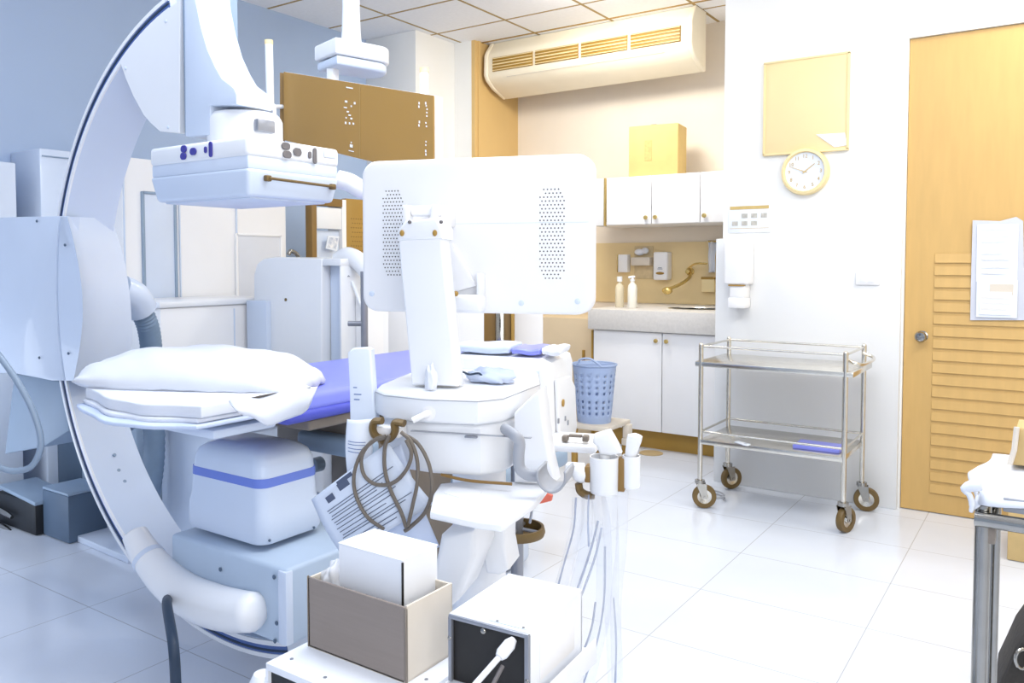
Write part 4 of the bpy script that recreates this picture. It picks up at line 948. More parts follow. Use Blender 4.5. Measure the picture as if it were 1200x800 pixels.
# --- hooks with cable + papers
hk = MB(); 
for (u, v, s_) in ((444, 497, -1), (462, 498, 1)):
    pts = [L(uu, vv, ymin-.01) for uu, vv in (((448, 493), (439, 494), (437, 503), (441, 511), (452, 515)) if s_ < 0 else ((474, 496), (463, 495), (463, 505), (458, 513), (448, 517)))]
    hk.tube(spline(pts, 6), [.007]*25, 10, flat=1.6)
UB(hk, 'cable_hook', BROWNP)
UB(MB().b6(L(441, 497, ymin).x, L(470, 497, ymin).x, ymin-.006, ymin+.03, L(455, 512, ymin).z, L(455, 500, ymin).z, .003), 'hook_bracket', WHITEM)
def lc(us, n=8, y=ymin-.02): return [UM @ L(u, v, y-.0008*i) for i, (u, v) in enumerate(us)]
t2 = thing('looped_cable', 'taupe cable looped several times over the hook of the scan machine', 'cable', UM @ L(455, 620, ymin-.02))
for nm, us in (('loop', ((452, 511), (440, 515), (424, 530), (415, 555), (417, 580), (430, 605), (450, 620))), ('loop', ((452, 512), (435, 518), (424, 535), (426, 555), (437, 566), (452, 568), (466, 562), (478, 547), (482, 530), (476, 515))),
               ('loop', ((456, 510), (451, 525), (451, 550), (458, 575), (470, 600), (476, 618))), ('loop', ((470, 506), (482, 518), (489, 540), (489, 565), (484, 590), (478, 616))), ('loop', ((472, 508), (490, 520), (503, 545), (506, 575), (498, 600), (480, 618), (474, 622)))):
    MB().tube(spline(lc(us, y=ymin-.022-random.random()*.012)), .0038, 8).build(nm, CABLE, t2)
# papers tilted
def sheet(us, y, name, m, par, th=.0012, n=14, curl=.012):
    q4 = [L(u, v, y) for u, v in us]
    f_ = lambda a, b: UM @ ((q4[0].lerp(q4[1], a)).lerp(q4[3].lerp(q4[2], a), b)+Vector((0, -curl*math.sin(a*PI)-curl*.6*math.sin(b*PI), 0)))
    o_ = MB().grid(f_, n, n).build(name, m, par, solid=th, ang=180); return f_
t3 = thing('tilted_printout', 'tilted printed sheet with text lines tucked behind the looped cable', 'paper', UM @ L(430, 640, ymin-.01))
fs = sheet(((365, 585), (455, 518), (508, 590), (402, 652)), ymin-.012, 'sheet', PRINT, t3)
tl = MB()
def stroke(f_, a0, b0, a1, b1, w_):
    n = 6; P_ = [f_(a0+(a1-a0)*k/n, b0+(b1-b0)*k/n) for k in range(n+1)]; nrm = (UM.to_3x3() @ Vector((0, -1, 0)))
    up = (f_(.5, .45)-f_(.5, .55)).normalized()
    for A, B in zip(P_, P_[1:]): tl.prism([A+nrm*.0012-up*w_/2, B+nrm*.0012-up*w_/2, B+nrm*.0012+up*w_/2, A+nrm*.0012+up*w_/2], nrm*.0006)
for i, b_ in enumerate((.30, .34, .40, .44, .50, .54, .60, .66, .72, .76, .84, .90)): stroke(fs, .12+.01*(i % 3), b_, .92-.08*(i % 4), b_, .0016)
tl.build('text_lines', INK, t3)
tl = MB(); stroke(fs, .17, .16, .27, .16, .013); stroke(fs, .35, .11, .48, .11, .014); stroke(fs, .36, .02+.03, .55, .02+.03, .008); tl.build('heading_block', INK, t3)
t4 = thing('upright_paper', 'upright white paper card standing behind the looped cable at the hook', 'paper', UM @ L(420, 560, ymin+.02))
fs2 = sheet(((407, 491), (440, 490), (437, 560), (407, 553)), ymin+.012, 'sheet', PAPER, t4)
tl = MB()
for b_ in (.38, .43, .5, .56): stroke(fs2, .15, b_, .8, b_, .0012)
tl.build('text_lines', INKB, t4)
t5 = thing('slanted_booklet', 'pale slanted booklet lying below the cable loops against the machine base', 'booklet', UM @ L(470, 640, ymin))
fs3 = sheet(((430, 540), (470, 520), (515, 640), (470, 660)), ymin+.01, 'cover', SHEETB, t5, .006)
tl = MB()
for b_ in (.35, .42, .5, .58, .66): stroke(fs3, .2, b_, .9, b_, .0018)
tl.build('text_lines', INK, t5)
# white jug / upright pad on the left of the tray
j0 = [L(u, v, ymin+.06) for u, v in ((407, 413), (413, 408), (430, 407), (434, 410), (438, 470), (441, 500), (410, 500), (409, 450))]
t6 = thing('upright_pad', 'tall white padded splint board with faint blue marks left of the tray', 'board', UM @ L(425, 500, ymin+.06))
MB().prism([Vector((q_.x, ymin+.06, q_.z)) for q_ in j0], (0, .022, 0), .004, 3).xf(UM).build('board', PALEW, t6)
mk = MB()
for u, v, w_ in ((416, 454, .008), (419, 462, .016), (418, 468, .012)): q_ = L(u, v, ymin+.059); mk.b6(q_.x-w_/2, q_.x+w_/2, ymin+.0588, ymin+.0602, q_.z-.001, q_.z+.001)
mk.xf(UM).build('printed_marks', INKB, t6)
# crumpled gloves/cloth on tray
def crumple(name, label, cat, c, sx, sy, sz, m, seed, par=None):
    rnd = random.Random(seed); ph_ = [rnd.uniform(0, 6) for _ in range(6)]
    b = MB().ball((0, 0, 0), 1, 28)
    for v in b.bm.verts:
        p = v.co; k = 1+.16*math.sin(p.x*5+ph_[0])*math.sin(p.y*6+ph_[1])+.1*math.sin(p.x*11+p.z*7+ph_[2])+.07*math.sin(p.y*15+ph_[3])
        v.co = Vector((p.x*sx*k, p.y*sy*k, max(p.z*k, -.55)*sz))
    b.bm.transform(Matrix.Translation(c)); o_ = b.build(name, m, par, ang=180)
    if par is None: tag(o_, label, cat)
    return o_
c = UM @ Vector((L(575, 440, -.02).x, -.02, zt8+.012)); crumple('crumpled_glove', 'crumpled white and blue examination gloves lying on the tray beside the monitor arm', 'gloves', c, .055, .035, .018, SHEETB, 3)
gl = [UM @ Vector((L(u, 440, -.02).x, -.065+.006*k, zt8+z)) for k, (u, z) in enumerate(((538, .022), (548, .026), (556, .020), (566, .022), (572, .010), (582, .012), (592, .006)))]
MB().tube(spline(gl), .0022, 8).build('dark_fold', NAVY, bpy.data.objects['crumpled_glove'])
c = UM @ Vector((L(507, 452, -.15).x, -.16, zt8+.02))
crumple('tissue_wad', 'small white twisted tissue tucked at the foot of the monitor arm', 'tissue', c, .012, .010, .03, SHEET, 5)
# folded towels on the console
zz9 = zc9+.006
pA = UM @ Vector((L(560, 415, yc+.1).x, yc+.1, zz9)); pB = UM @ Vector((L(640, 410, yc+.1).x, yc+.1, zz9))
def towel(name, label, x0, x1, z0, z1, m, y=.10, dy=.13):
    f_ = lambda a, b: UM @ Vector((x0+(x1-x0)*a, yc+y-dy/2+dy*b, (z0+z1)/2+.002*math.sin(a*7+b*3)))
    o_ = MB().grid(f_, 20, 8).build(name, m, None, solid=(z1-z0)*.9, sub=1); return tag(o_, label, 'towel')
x_a, x_b, x_c = L(530, 415, .2).x, L(632, 415, .2).x, L(655, 415, .2).x
towel('white_sheet', 'folded pale blue sheet on the console behind the monitor arm', x_a, L(596, 415, .2).x, zz9, zz9+.022, SHEETB)
towel('blue_towel', 'small periwinkle folded towel on the right of the console top', L(598, 415, .2).x, x_b, zz9, zz9+.016, VINYL)
towel('white_towel', 'small white folded towel at the right end of the console top', x_b+.004, x_c, zz9, zz9+.018, SHEET)
# probe holders (right)
yp = -.02
t7 = thing('probe_holder', 'pair of white cup holders on the right side of the scan machine', 'holder', UM @ L(710, 580, yp))
pc1 = L(712, 555, yp); pz1 = L(700, 534, yp).z; pz0 = L(712, 577, yp).z; rpx = (L(727, 555, yp).x-L(693, 555, yp).x)/2
def cupmb(cx, cy, r, z0, z1, ry=1):
    return MB().lathe((cx, cy, z0), [(r*.92, 0), (r*.97, .004), (r, z1-z0), (r*.9, z1-z0), (r*.85, .01), (0, .008)], 32, Matrix.Diagonal((1, ry, 1, 1)))
cupmb(L(708, 555, yp).x, yp, rpx, pz0, pz1).xf(UM).build('cup', WHITE, t7)
cupmb(L(739, 555, yp).x, yp+.01, rpx*.62, pz0+.012, pz1+.003).xf(UM).build('cup', WHITE, t7)
MB().b6(L(724, 540, yp).x, L(732, 540, yp).x, yp-.004, yp+.02, pz0+.004, pz1-.002, .002).xf(UM).build('gap_strip', GOLDD, t7)
MB().b6(L(686, 540, yp).x, L(693, 540, yp).x, yp-.012, yp+.02, L(690, 564, yp).z, L(690, 545, yp).z, .003).xf(UM).build('mount_plate', GOLDD, t7)
q_ = L(681, 555, yp); MB().ball(q_, .019, 16, (1, .8, 1)).b6(L(664, 545, .02).x, q_.x, 0, .03, q_.z-.012, q_.z+.012, .004).xf(UM).build('mount_knob', WHITE, t7)
MB().tube(spline([L(678, 566, yp), L(680, 575, yp), L(688, 580, yp), L(696, 580, yp)]), .008, 10, flat=1.5).xf(UM).build('lower_hook', BROWNP, t7)
def probe(name, label, path, rad, yy, head=None):
    tt_ = thing(name, label, 'ultrasound probe', UM @ L(path[0][0], path[0][1], yy))
    MB().tube(spline([L(u, v, yy) for u, v in path], 6), rad, 16).xf(UM).build('probe_body', WHITE, tt_); return tt_
n1 = 13; q_ = L(708, 560, yp)
pr1 = thing('ultrasound_probe', 'wide headed white scan probe standing in the left cup holder', 'ultrasound probe', UM @ Vector((q_.x, yp, pz0)), 0, 'scan probes in the cup holders')
hp2 = [L(u, v, yp) for u, v in ((697, 508), (715, 502.5), (719, 509), (725, 520), (729, 530), (716, 533), (704, 532), (700, 522), (695, 517))]
MB().prism([Vector((p.x, yp-.014, p.z)) for p in hp2], (0, .03, 0), .007, 3).xf(UM).build('probe_head', WHITE, pr1)
MB().cyl((L(709, 545, yp).x, yp, pz0+.012), (L(709, 530, yp).x, yp, L(709, 526, yp).z), .010, n=16).xf(UM).build('probe_body', WHITE, pr1)
pr2 = thing('ultrasound_probe', 'slim rounded white scan probe standing in the right cup holder', 'ultrasound probe', UM @ Vector((L(739, 560, yp).x, yp+.01, pz0+.01)), 0, 'scan probes in the cup holders')
MB().tube(spline([L(738, 560, yp+.01), L(739, 535, yp+.01), L(742, 520, yp+.01), L(744, 512, yp+.01), L(744.5, 507.5, yp+.01)], 6), [.009+.006*min(1, i/14) if i < 21 else .015-.0022*(i-20)**1.2 for i in range(25)], 16).xf(UM).build('probe_body', WHITE, pr2)
# clear probe tubing / plastic drape
t8 = thing('clear_tubing', 'bundle of clear plastic tubing draping from the probe holders to the floor', 'tubing', UM @ L(700, 800, -.05))
def ytube(us, r, m, d0, d1, n=10):
    m_ = len(us); P_ = [UM @ L(u, v, d0+(d1-d0)*i/(m_-1)) for i, (u, v) in enumerate(us)]
    for q in P_: q.z = max(q.z, .02)
    return MB().tube(spline(P_, 8), r, n)
for us, r, m in ((((678, 582), (676, 615), (666, 655), (654, 700), (640, 760), (630, 830)), .013, CLEAR), (((688, 580), (688, 612), (684, 650), (672, 700), (664, 760), (660, 840)), .012, CLEAR),
                 (((700, 580), (706, 610), (708, 660), (706, 720), (694, 770), (680, 840)), .016, CLEAR), (((714, 580), (716, 640), (716, 700), (720, 760), (722, 840)), .016, CLEAR), (((730, 575), (728, 640), (722, 700), (722, 760), (724, 840)), .011, CLEAR)):
    ytube(us, r, m, -.02, -.10, 14).build('tube', m, t8)
for us in (((675, 583), (672, 620), (661, 660), (653, 690)), ((701, 610), (692, 645), (680, 680), (671, 705)), ((705, 618), (698, 650), (686, 685), (674, 715)), ((709, 640), (708, 700), (700, 750), (684, 800)), ((719, 700), (722, 750), (721, 800)), ((698, 705), (692, 740), (676, 780), (664, 800)), ((690, 580), (689, 610), (690, 640))):
    ytube(us, .0022, CLEARE, -.035, -.11, 6).build('fold_line', CLEARE, t8)
# orange clip + stool foot ring behind the machine
t9 = thing('orange_tag', 'small orange red tag under the grey cradle of the scan machine', 'tag', UM @ L(635, 590, .0))
MB().prism([Vector((q.x, .02, q.z)) for q in [L(u, v, .02) for u, v in ((623, 592), (628, 586), (641, 578), (647, 581), (646, 587), (630, 591))]], (0, .012, 0), .002, 2).xf(UM).build('tag_body', ORANGE, t9)
MB().tube([UM @ L(624, 592, .03), UM @ L(623, 600, .05), UM @ L(621, 612, .08)], .003, 8).build('stem', GREYM, t9)
sc0 = at_z(607, 640, .10)
so = at_d(606, 622, 2.55); 
t10 = thing('stool_base', 'brown ring base of a wheeled stool on the floor behind the scan machine', 'stool', (so.x, so.y, 0))
zr0 = at_d(606, 622, 2.55).z; rs = .085
MB().lathe((so.x, so.y, zr0-.012), [(rs, 0), (rs+.004, .012), (rs, .028), (rs-.008, .028), (rs-.008, 0), (rs, 0)], 40).build('foot_ring', BROWNP, t10)
MB().cyl((so.x, so.y, .10), (so.x, so.y, .62), .02).build('column', GREYM, t10)
sg = MB()
for k in range(4): a = k*PI/2+.3; sg.tube([(so.x, so.y, zr0+.01), (so.x+rs*math.cos(a), so.y+rs*math.sin(a), zr0)], .006, 8)
sg.build('spokes', GREYM, t10)
MB().lathe((so.x, so.y, .62), [(.03, 0), (.15, .01), (.16, .03), (.15, .06), (0, .065)], 32).build('seat', GREYP, t10)
for k in range(5):
    a = k*2*PI/5+.2; ex_ = Vector((so.x+.16*math.cos(a), so.y+.16*math.sin(a), .09)); MB().tube([(so.x, so.y, .12), ex_], .014, 10).build('leg', GREYM, t10); caster(ex_.x, ex_.y, .085, t10, rw=.03, ang=a, tyre=BROWNP)
# ================================================================== FOREGROUND UNITS
q = .5; zTopR = .70
def boxz(z1, z0, cu_, cl, cr_, back=None):
    """axis-aligned box from its near top corner, left and right top corners"""
    c = at_z(*cu_, z1); l = at_z(*cl, z1); r = at_z(*cr_, z1); return l.x, c.x, c.y, r.y
# cardboard carton
zc_top = .70; x0, x1, y0, y1 = boxz(zc_top, 0, (475, 712), (360, 676), (530, 683)); zc_bot = at_y(475, 801, y0).z
Cx0, Cx1, Cy0, Cy1 = x0, x1, y0, y1
# lower left unit
zu = zc_bot-.0005
a = at_z(311, 776, zu); b = at_z(550, 775, zu); Ux0, Uy0 = a.x, a.y; 
Ux1 = b.x-.0; Uy1 = Cy1+.05
t11 = thing('electronics_unit', 'white electronics case with dark front under the open cardboard carton', 'electronics case', ((Ux0+Ux1)/2, (Uy0+Uy1)/2, zu-.09))
MB().b6(Ux0, Ux1, Uy0, Uy1, zu-.012, zu, .002).b6(Ux0, Ux0+.006, Uy0, Uy1, zu-.09, zu-.01).b6(Ux1-.006, Ux1, Uy0, Uy1, zu-.09, zu-.01).build('case', CARDW, t11)
MB().b6(Ux0+.006, Ux1-.006, Uy0+.006, Uy1-.004, zu-.09, zu-.012).build('front_panel', BLACKB, t11)
s8 = MB()
for x, y in ((Ux0+.025, Uy0+.03), (Ux0+.11, Uy0+.02), (Ux1-.02, Uy1-.06), (Ux1-.02, Uy0+.1)): s8.lathe((x, y, zu), [(.003, 0), (.003, .0008), (0, .001)], 10)
s8.build('screw', GREYM, t11)
vv = MB()
for k in range(6): vv.b6(Ux1-.0005, Ux1+.0008, Uy1-.09, Uy1-.03, zu-.02-.008*k, zu-.0185-.008*k)
vv.build('vent_slots', GREYP, t11)
# carton walls (open)
t12 = thing('open_carton', 'open taupe cardboard carton on the white electronics case in the foreground', 'box', ((x0+x1)/2, (y0+y1)/2, zc_bot))
w_ = .004
MB().b6(x0, x1-.002, y0, y0+w_, zc_bot, zc_top, .001, 1).build('front_wall', CARD, t12)  # darker board colour on this wall stands in for its shade
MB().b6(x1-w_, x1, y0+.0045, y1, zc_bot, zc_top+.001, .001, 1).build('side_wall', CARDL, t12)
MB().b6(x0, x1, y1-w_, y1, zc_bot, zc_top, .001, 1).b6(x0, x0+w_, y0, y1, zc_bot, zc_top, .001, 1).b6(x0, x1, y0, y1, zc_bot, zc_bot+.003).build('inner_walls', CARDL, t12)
MB().b6(x1-.002, x1+.0015, y0-.0008, y0+.004, zc_bot, zc_top-.002, .0008, 1).b6(x0-.0015, x0+.001, y0-.001, y0+.003, zc_bot, zc_top+.002, .0008, 1).build('edge_fold', BROWNG, t12)
# white box inside
zw = at_y(472, 656, y0+.03).z
c = at_z(472, 656, zw); l = at_z(400, 634, zw); r = at_z(510, 637, zw)
wx0, wx1, wy0, wy1 = l.x, c.x, c.y, r.y
t13 = thing('white_carton', 'plain white carton standing inside the open taupe cardboard box', 'box', ((wx0+wx1)/2, (wy0+wy1)/2, zc_bot+.004))
MB().b6(wx0, wx1, wy0, wy1, zc_bot+.004, zw-.001, .0012, 1).build('box_body', CARDW, t13)
MB().b6(wx0-.001, wx1+.001, wy0-.001, wy1+.001, zw-.002, zw, .0008, 1).build('lid', CARDW, t13)
MB().b6(wx1-.002, wx1+.0012, wy0-.0015, wy0+.0015, zc_bot+.02, zw-.004, .0005, 1).build('edge_slit', BLACK, t13)
lb_ = MB(); q_ = at_y(436, 700, wy0); 
for dx in (-.012, .01): lb_.b6(q_.x+dx, q_.x+dx+.003, wy0-.0012, wy0-.0004, q_.z-.003, q_.z-.001).b6(q_.x+dx, q_.x+dx+.003, wy0-.0012, wy0-.0004, q_.z+.001, q_.z+.003)
lb_.build('printed_marks', INK, t13)
# crumpled clear bag in the carton
cb_ = (x0+.022, y0+.05, zc_top-.012)
o = crumple('plastic_bag', 'crumpled clear plastic bag stuffed in the left corner of the open carton', 'plastic bag', cb_, .022, .034, .028, mat('film', 'F2F4FA', .12, alpha=.6), 9)
# right unit
z1 = .70; c = at_z(620, 742, z1); l = at_z(533, 714, z1); r = at_z(670, 688, z1)
al = math.atan2(c.y-l.y, c.x-l.x); be = math.atan2(r.y-c.y, r.x-c.x)
ang = (al+(be-PI/2))/2; W_ = (c-l).length; D_ = (r-c).length
base = c.copy(); RM = Matrix.Translation((c.x, c.y, 0)) @ rotz(ang)   # local: x from -W..0, y 0..D
zr_ = z1-.098
t14 = thing('power_supply_unit', 'white metal power unit with black front and plugged cable in the right foreground', 'electronics case', (RM @ Vector((-W_/2, D_/2, zr_))), ang)
MB().b6(-W_, 0, 0, D_, z1-.005, z1, .001).b6(-W_, -W_+.004, 0, D_, zr_, z1-.004).b6(-.004, 0, 0, D_, zr_, z1-.004).b6(-W_, 0, D_-.004, D_, zr_, z1).xf(RM).build('case', CARDW, t14)
MB().b6(-W_+.004, -.004, .004, D_-.004, zr_, z1-.006).xf(RM).build('front_panel', BLACK, t14)
MB().b6(-W_, 0, -.004, .004, z1-.006, z1+.001, .001).b6(-W_, -W_+.005, -.003, .004, zr_, z1-.004, .001).build if False else None
MB().b6(-W_, 0, -.003, .004, z1-.007, z1-.001, .001).b6(-W_-.0005, -W_+.005, -.003, .004, zr_, z1-.004, .001).b6(-.006, .0005, -.003, .004, zr_, z1-.004, .001).xf(RM).build('front_frame', GREYM, t14)
MB().b6(-W_*.52, -W_*.04, .006, .028, z1, z1+.0015, .0006).xf(RM).build('label_strip', PALE, t14)
s9 = MB()
for x, z in ((-W_*.55, z1-.012), (-W_+.002, z1-.035), (-.002, z1-.065)): s9.ball((x, -.003, z), .0045 if x == -W_*.55 else .003, 12, (1, .5, 1))
for x in (-W_*.42, -W_*.1): s9.lathe((x, .008, z1+.0015), [(.002, 0), (.002, .001), (0, .0015)], 10)
s9.xf(RM).build('screw', CHROME, t14)
MB().b6(.0, .0015, .03, D_-.03, z1-.08, z1-.02, .0005).xf(RM).build('side_panel', WHITEM, t14)
# mains plug cable
cpp = [at_y(604, 745, base.y-.012), at_d(600, 752, 1.07), at_d(592, 768, 1.0), at_d(583, 785, .95), at_d(565, 820, .90)]
t15 = thing('plug_cable', 'white power cable with plug leaving the black front of the power unit', 'cable', cpp[2])
qq = RM.inverted() @ at_pl(603, 748, RM @ Vector((0, 0, 0)), (RM.to_3x3() @ Vector((0, 1, 0))))
pA = RM @ Vector((qq.x, -.002, qq.z)); pB = RM @ Vector((qq.x-.008, -.028, qq.z-.016))
MB().tube([pA, pA.lerp(pB, .3), pA.lerp(pB, .8), pB], [.005, .009, .009, .006], 12).build('plug', WHITE, t15)
MB().tube(spline([pB, pB+Vector((-.012, -.04, -.025)), pB+Vector((-.03, -.09, -.06)), pB+Vector((-.06, -.15, -.13)), pB+Vector((-.07, -.16, -.3))]), .0042, 10).build('cord', WHITE, t15)
MB().tube(spline([pB+Vector((.006, .0, -.01)), pB+Vector((.004, -.04, -.04)), pB+Vector((-.01, -.09, -.085)), pB+Vector((-.04, -.15, -.16))]), .003, 8).build('dark_cord', BTNG, t15)
# cart carrying both units
t16 = thing('equipment_cart', 'white equipment cart shelf carrying the two foreground electronics units', 'cart', (RM @ Vector((-.15, .1, 0))))
zs = zr_-.001
MB().b6(-W_-.004, .012, -.02, D_+.02, zs-.014, zs, .003).xf(RM).build('unit_shelf', WHITE, t16)
MB().b6(.0125, .016, -.02, D_+.02, zs-.02, zs+.018, .002).xf(RM).build('shelf_lip', WHITE, t16)
MB().b6(Ux0-.04, Ux1-.0, Uy0-.03, Uy1+.01, zu-.105, zu-.092, .003).build('case_shelf', WHITE, t16)
for x, y in ((Ux0, Uy0), (Ux1-.03, Uy0), (Ux0, Uy1-.02), (Ux1-.03, Uy1-.02)): MB().b6(x, x+.02, y, y+.02, .05, zu-.1, .003).build('leg', WHITE, t16)
for x, y in ((-.012, .0), (-.012, D_-.03)): MB().b6(x, x+.02, y, y+.02, .05, zs-.01, .003).xf(RM).build('leg', WHITE, t16)
MB().b6(Ux0, Ux1+.1, Uy0, Uy1, .05, .075, .006).build('lower_shelf', WHITE, t16)
for x, y in ((Ux0+.01, Uy0+.01), (Ux1+.08, Uy0+.01), (Ux0+.01, Uy1-.01), (Ux1+.08, Uy1-.01)): caster(x, y, .052, t16, rw=.022, ang=.3, tyre=GREYP)
p = at_z(300, 790, zu); 
t17 = thing('round_white_lid', 'rounded white plastic cover beside the dark front of the electronics case', 'cover', (p.x-.02, p.y, zu-.10))
MB().lathe((Ux0-.025, Uy0+.015, zu-.105), [(.022, 0), (.024, .01), (.022, .06), (.014, .075), (0, .08)], 24).build('cover_body', WHITE, t17)
MB().lathe((Ux0-.025, Uy0+.015, zu-.13), [(.026, .005), (.026, .02), (.02, .026), (0, .026)], 24).build('rim', WHITE, t17)
# ================================================================== RIGHT FOREGROUND TABLE
zt9 = .80
c0 = at_z(1153, 579, zt9-.012); lx, ly = c0.x, c0.y; TD = at_z(1176, 533, zt9).y-ly
t18 = thing('steel_table', 'chrome steel instrument table at the right edge under a white cloth', 'table', (lx+.35, ly+.2, 0))
for x in (lx, lx+.7):
    for y in (ly, ly+TD-.02):
        MB().cyl((x, y, 0.002), (x, y, zt9-.03), .0135, n=18).build('leg', CHROME, t18)
MB().cyl((lx+.018, ly+.03, 0.002), (lx+.018, ly+.03, zt9-.02), .008, n=14).build('support_rod', CHROME, t18)
zq = at_y(1152, 605, ly).z
MB().tube([(lx-.012, ly-.02, zq), (lx+.72, ly-.02, zq)], .0135, 16).tube([(lx-.0, ly-.02, zq), (lx, ly+TD, zq)], .0115, 14).build('top_rail', CHROME, t18)
MB().b6(lx-.01, lx+.02, ly-.01, ly+.02, at_y(1150, 634, ly).z, zq-.012, .003).build('clamp', BROWNG, t18)
MB().b6(lx-.01, lx+.72, ly+.0, ly+TD, zt9-.028, zt9-.008, .003).build('tabletop', STEEL, t18)
MB().b6(lx+.03, lx+.72, ly-.012, ly-.002, zt9-.035, zt9-.01, .002).build('front_apron', GREYP, t18)
# cloth
zcl = zt9-.006
def cl(a, b):
    x = lx-.045+.80*a; y = ly-.03+(TD+.04)*b; z = zcl+.003+.0015*math.sin(a*17+b*6)
    ex = max(0, (.04-a)/.04); ey = max(0, (.10-b)/.10)
    z -= .016*ex*(1+.4*math.sin(b*9))+(.020+.006*math.sin(a*23))*ey**1.5
    x += .012*math.sin(b*7+1)*(ex > 0)+.02*ex; y += .012*ey
    return Vector((x, y, z))
t19 = thing('white_drape', 'white cloth draped over the corner of the steel table at the right edge', 'cloth', (lx+.3, ly+.1, zcl))
MB().grid(cl, 60, 30).build('cloth', SHEET, t19, solid=.003, ang=180)
ct = [at_y(u, v, ly-.02) for u, v in ((1150, 568), (1140, 569), (1131, 573), (1136, 580), (1139, 590), (1138, 600))]
MB().tube(spline(ct, 5), [.010, .010, .011, .011, .011, .011, .010, .010, .009, .008, .008, .007, .006, .006, .005, .005, .005, .005, .005, .005, .005, .005, .004, .004, .004, .003][:26], 10).build('corner_tassel', SHEET, t19)
t20 = thing('tan_carton', 'tan cardboard box on the floor behind the steel table against the gold door', 'box', (lx+.3, ly+1.2, 0))
p = at_z(1180, 656, 0)
MB().b6(p.x, p.x+.4, p.y, p.y+.3, 0.002, at_y(1180, 590, p.y).z, .004).build('box_body', TAN, t20)
MB().b6(p.x+.17, p.x+.22, p.y-.001, p.y+.3, at_y(1180, 590, p.y).z, at_y(1180, 590, p.y).z+.002).build('tape', CARDL, t20)
p = at_d(1195, 515, 2.4); 
t21 = thing('tan_bag', 'tan cloth bag with pale handle edge standing on the table cloth', 'bag', (lx+.25, ly+.25, zcl+.01))
yb_ = ly+TD-.12; bgx = at_y(1184, 520, yb_).x; bz1 = at_y(1192, 500, yb_).z
MB().prism([(bgx, yb_, zcl+.012), (bgx+.01, yb_, bz1), (bgx+.3, yb_, bz1), (bgx+.32, yb_, zcl+.012)], (0, .1, 0), .008, 3).build('bag_body', TAN, t21)
MB().tube([(bgx, yb_-.004, zcl+.014), (bgx+.007, yb_-.004, (zcl+bz1)/2), (bgx+.01, yb_-.004, bz1)], .005, 8).build('edge_piping', CARDL, t21)
# dark bag bottom right
p = at_z(1175, 800, .12)
t22 = thing('dark_bag', 'dark charcoal bag with shiny buckle on the floor in the lower right corner', 'bag', (p.x+.25, p.y, 0))
dA = [at_d(1168, 806, 1.95), at_d(1178, 785, 1.95), at_d(1190, 758, 1.95), at_d(1204, 738, 1.95), at_d(1300, 720, 1.95), at_d(1300, 860, 1.95), at_d(1160, 860, 1.95)]
dA[-1].z = .004; dA[-2].z = .004
fw = ray(1178, 780); fw.z = 0; fw.normalize()
MB().prism(dA, fw*.22, .015, 3).build('bag_body', DARK, t22)
q_ = at_d(1198, 772, 1.93); ax_ = Vector((cs, sn, 0))
MB().tube([q_+ax_*.016*math.cos(k*PI/8)+Vector((0, 0, .024*math.sin(k*PI/8))) for k in range(16)], .004, 8, closed=True).build('buckle', CHROME, t22)
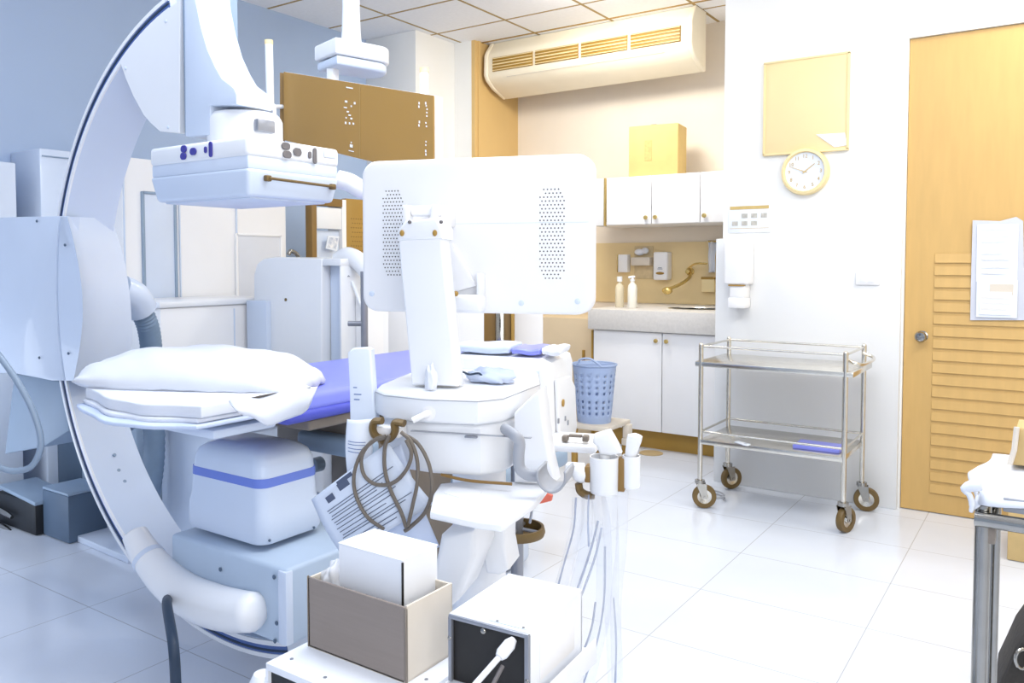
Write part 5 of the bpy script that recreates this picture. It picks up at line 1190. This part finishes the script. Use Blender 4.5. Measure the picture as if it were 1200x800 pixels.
# ================================================================== LIGHT
def area(name, loc, size, power, col, target=None, sy=None):
    l = bpy.data.lights.new(name, 'AREA'); l.energy = power; l.color = col; l.size = size
    if sy: l.shape = 'RECTANGLE'; l.size_y = sy
    o = bpy.data.objects.new(name, l); C.objects.link(o); o.location = loc
    if target is not None: o.rotation_euler = (Vector(target)-Vector(loc)).to_track_quat('-Z', 'Y').to_euler()
    return o
area('ceiling_light_cool', (-2.3, 1.2, 2.87), 1.0, 17, (.76, .86, 1))
area('ceiling_light_centre', (-.9, 1.7, 2.87), 1.2, 50, (.93, .965, 1))
area('added_warm_fill', (.25, 3.75, 2.84), .6, 24, (1, .93, .76), (.1, 4.3, 2.1))  # added lamp, brightens the top of the door and wall
area('ceiling_light_door', (.4, 2.6, 2.8), .9, 22, (1, .95, .86), (-.4, 4.3, 1.2))
area('added_wall_wash', (-3.95, .8, .4), .8, 7, (.88, .94, 1), (-4.45, 2.3, .9))  # added lamp out of view, brightens the lower left wall
area('added_rear_fill', (1.4, -.6, 1.9), 1.8, 44, (.93, .96, 1), (-1.2, 3.2, .7))  # added fill behind the camera, no window there
area('added_alcove_fill', (-2.4, 4.2, 2.8), .5, 32, (1, .95, .86), (-2.6, 5.2, .8))  # added lamp, brightens the alcove cabinets
W = bpy.data.worlds.new('World'); bpy.context.scene.world = W; W.use_nodes = True; nt = W.node_tree
bg = nt.nodes['Background']; tc = nt.nodes.new('ShaderNodeTexCoord'); sp2 = nt.nodes.new('ShaderNodeSeparateXYZ'); nt.links.new(tc.outputs['Generated'], sp2.inputs[0])
mr = nt.nodes.new('ShaderNodeMapRange'); mr.inputs[1].default_value = -1; mr.inputs[2].default_value = 1; nt.links.new(sp2.outputs[0], mr.inputs[0])
rp = nt.nodes.new('ShaderNodeValToRGB'); rp.color_ramp.elements[0].color = (.24, .40, .74, 1); rp.color_ramp.elements[1].color = (1, .84, .6, 1)
e = rp.color_ramp.elements.new(.5); e.color = (.62, .74, .95, 1); e = rp.color_ramp.elements.new(.75); e.color = (.95, .96, .98, 1)
nt.links.new(mr.outputs[0], rp.inputs[0]); nt.links.new(rp.outputs[0], bg.inputs[0]); bg.inputs[1].default_value = 0.95
# ================================================================== CAMERA
cam = bpy.data.cameras.new('camera'); co_ = bpy.data.objects.new('camera', cam); C.objects.link(co_)
cam.sensor_width = 36; cam.lens = 36*F/1200; cam.shift_y = -(400-CY)/1200; cam.clip_start = .02
co_.location = O; co_.rotation_euler = (PI/2-PIT, 0, YAW)
sc = bpy.context.scene; sc.camera = co_
sc.view_settings.view_transform = 'Standard'; sc.view_settings.look = 'None'; sc.view_settings.gamma = 1; sc.view_settings.use_curve_mapping = False
sc.view_settings.exposure = -0.02
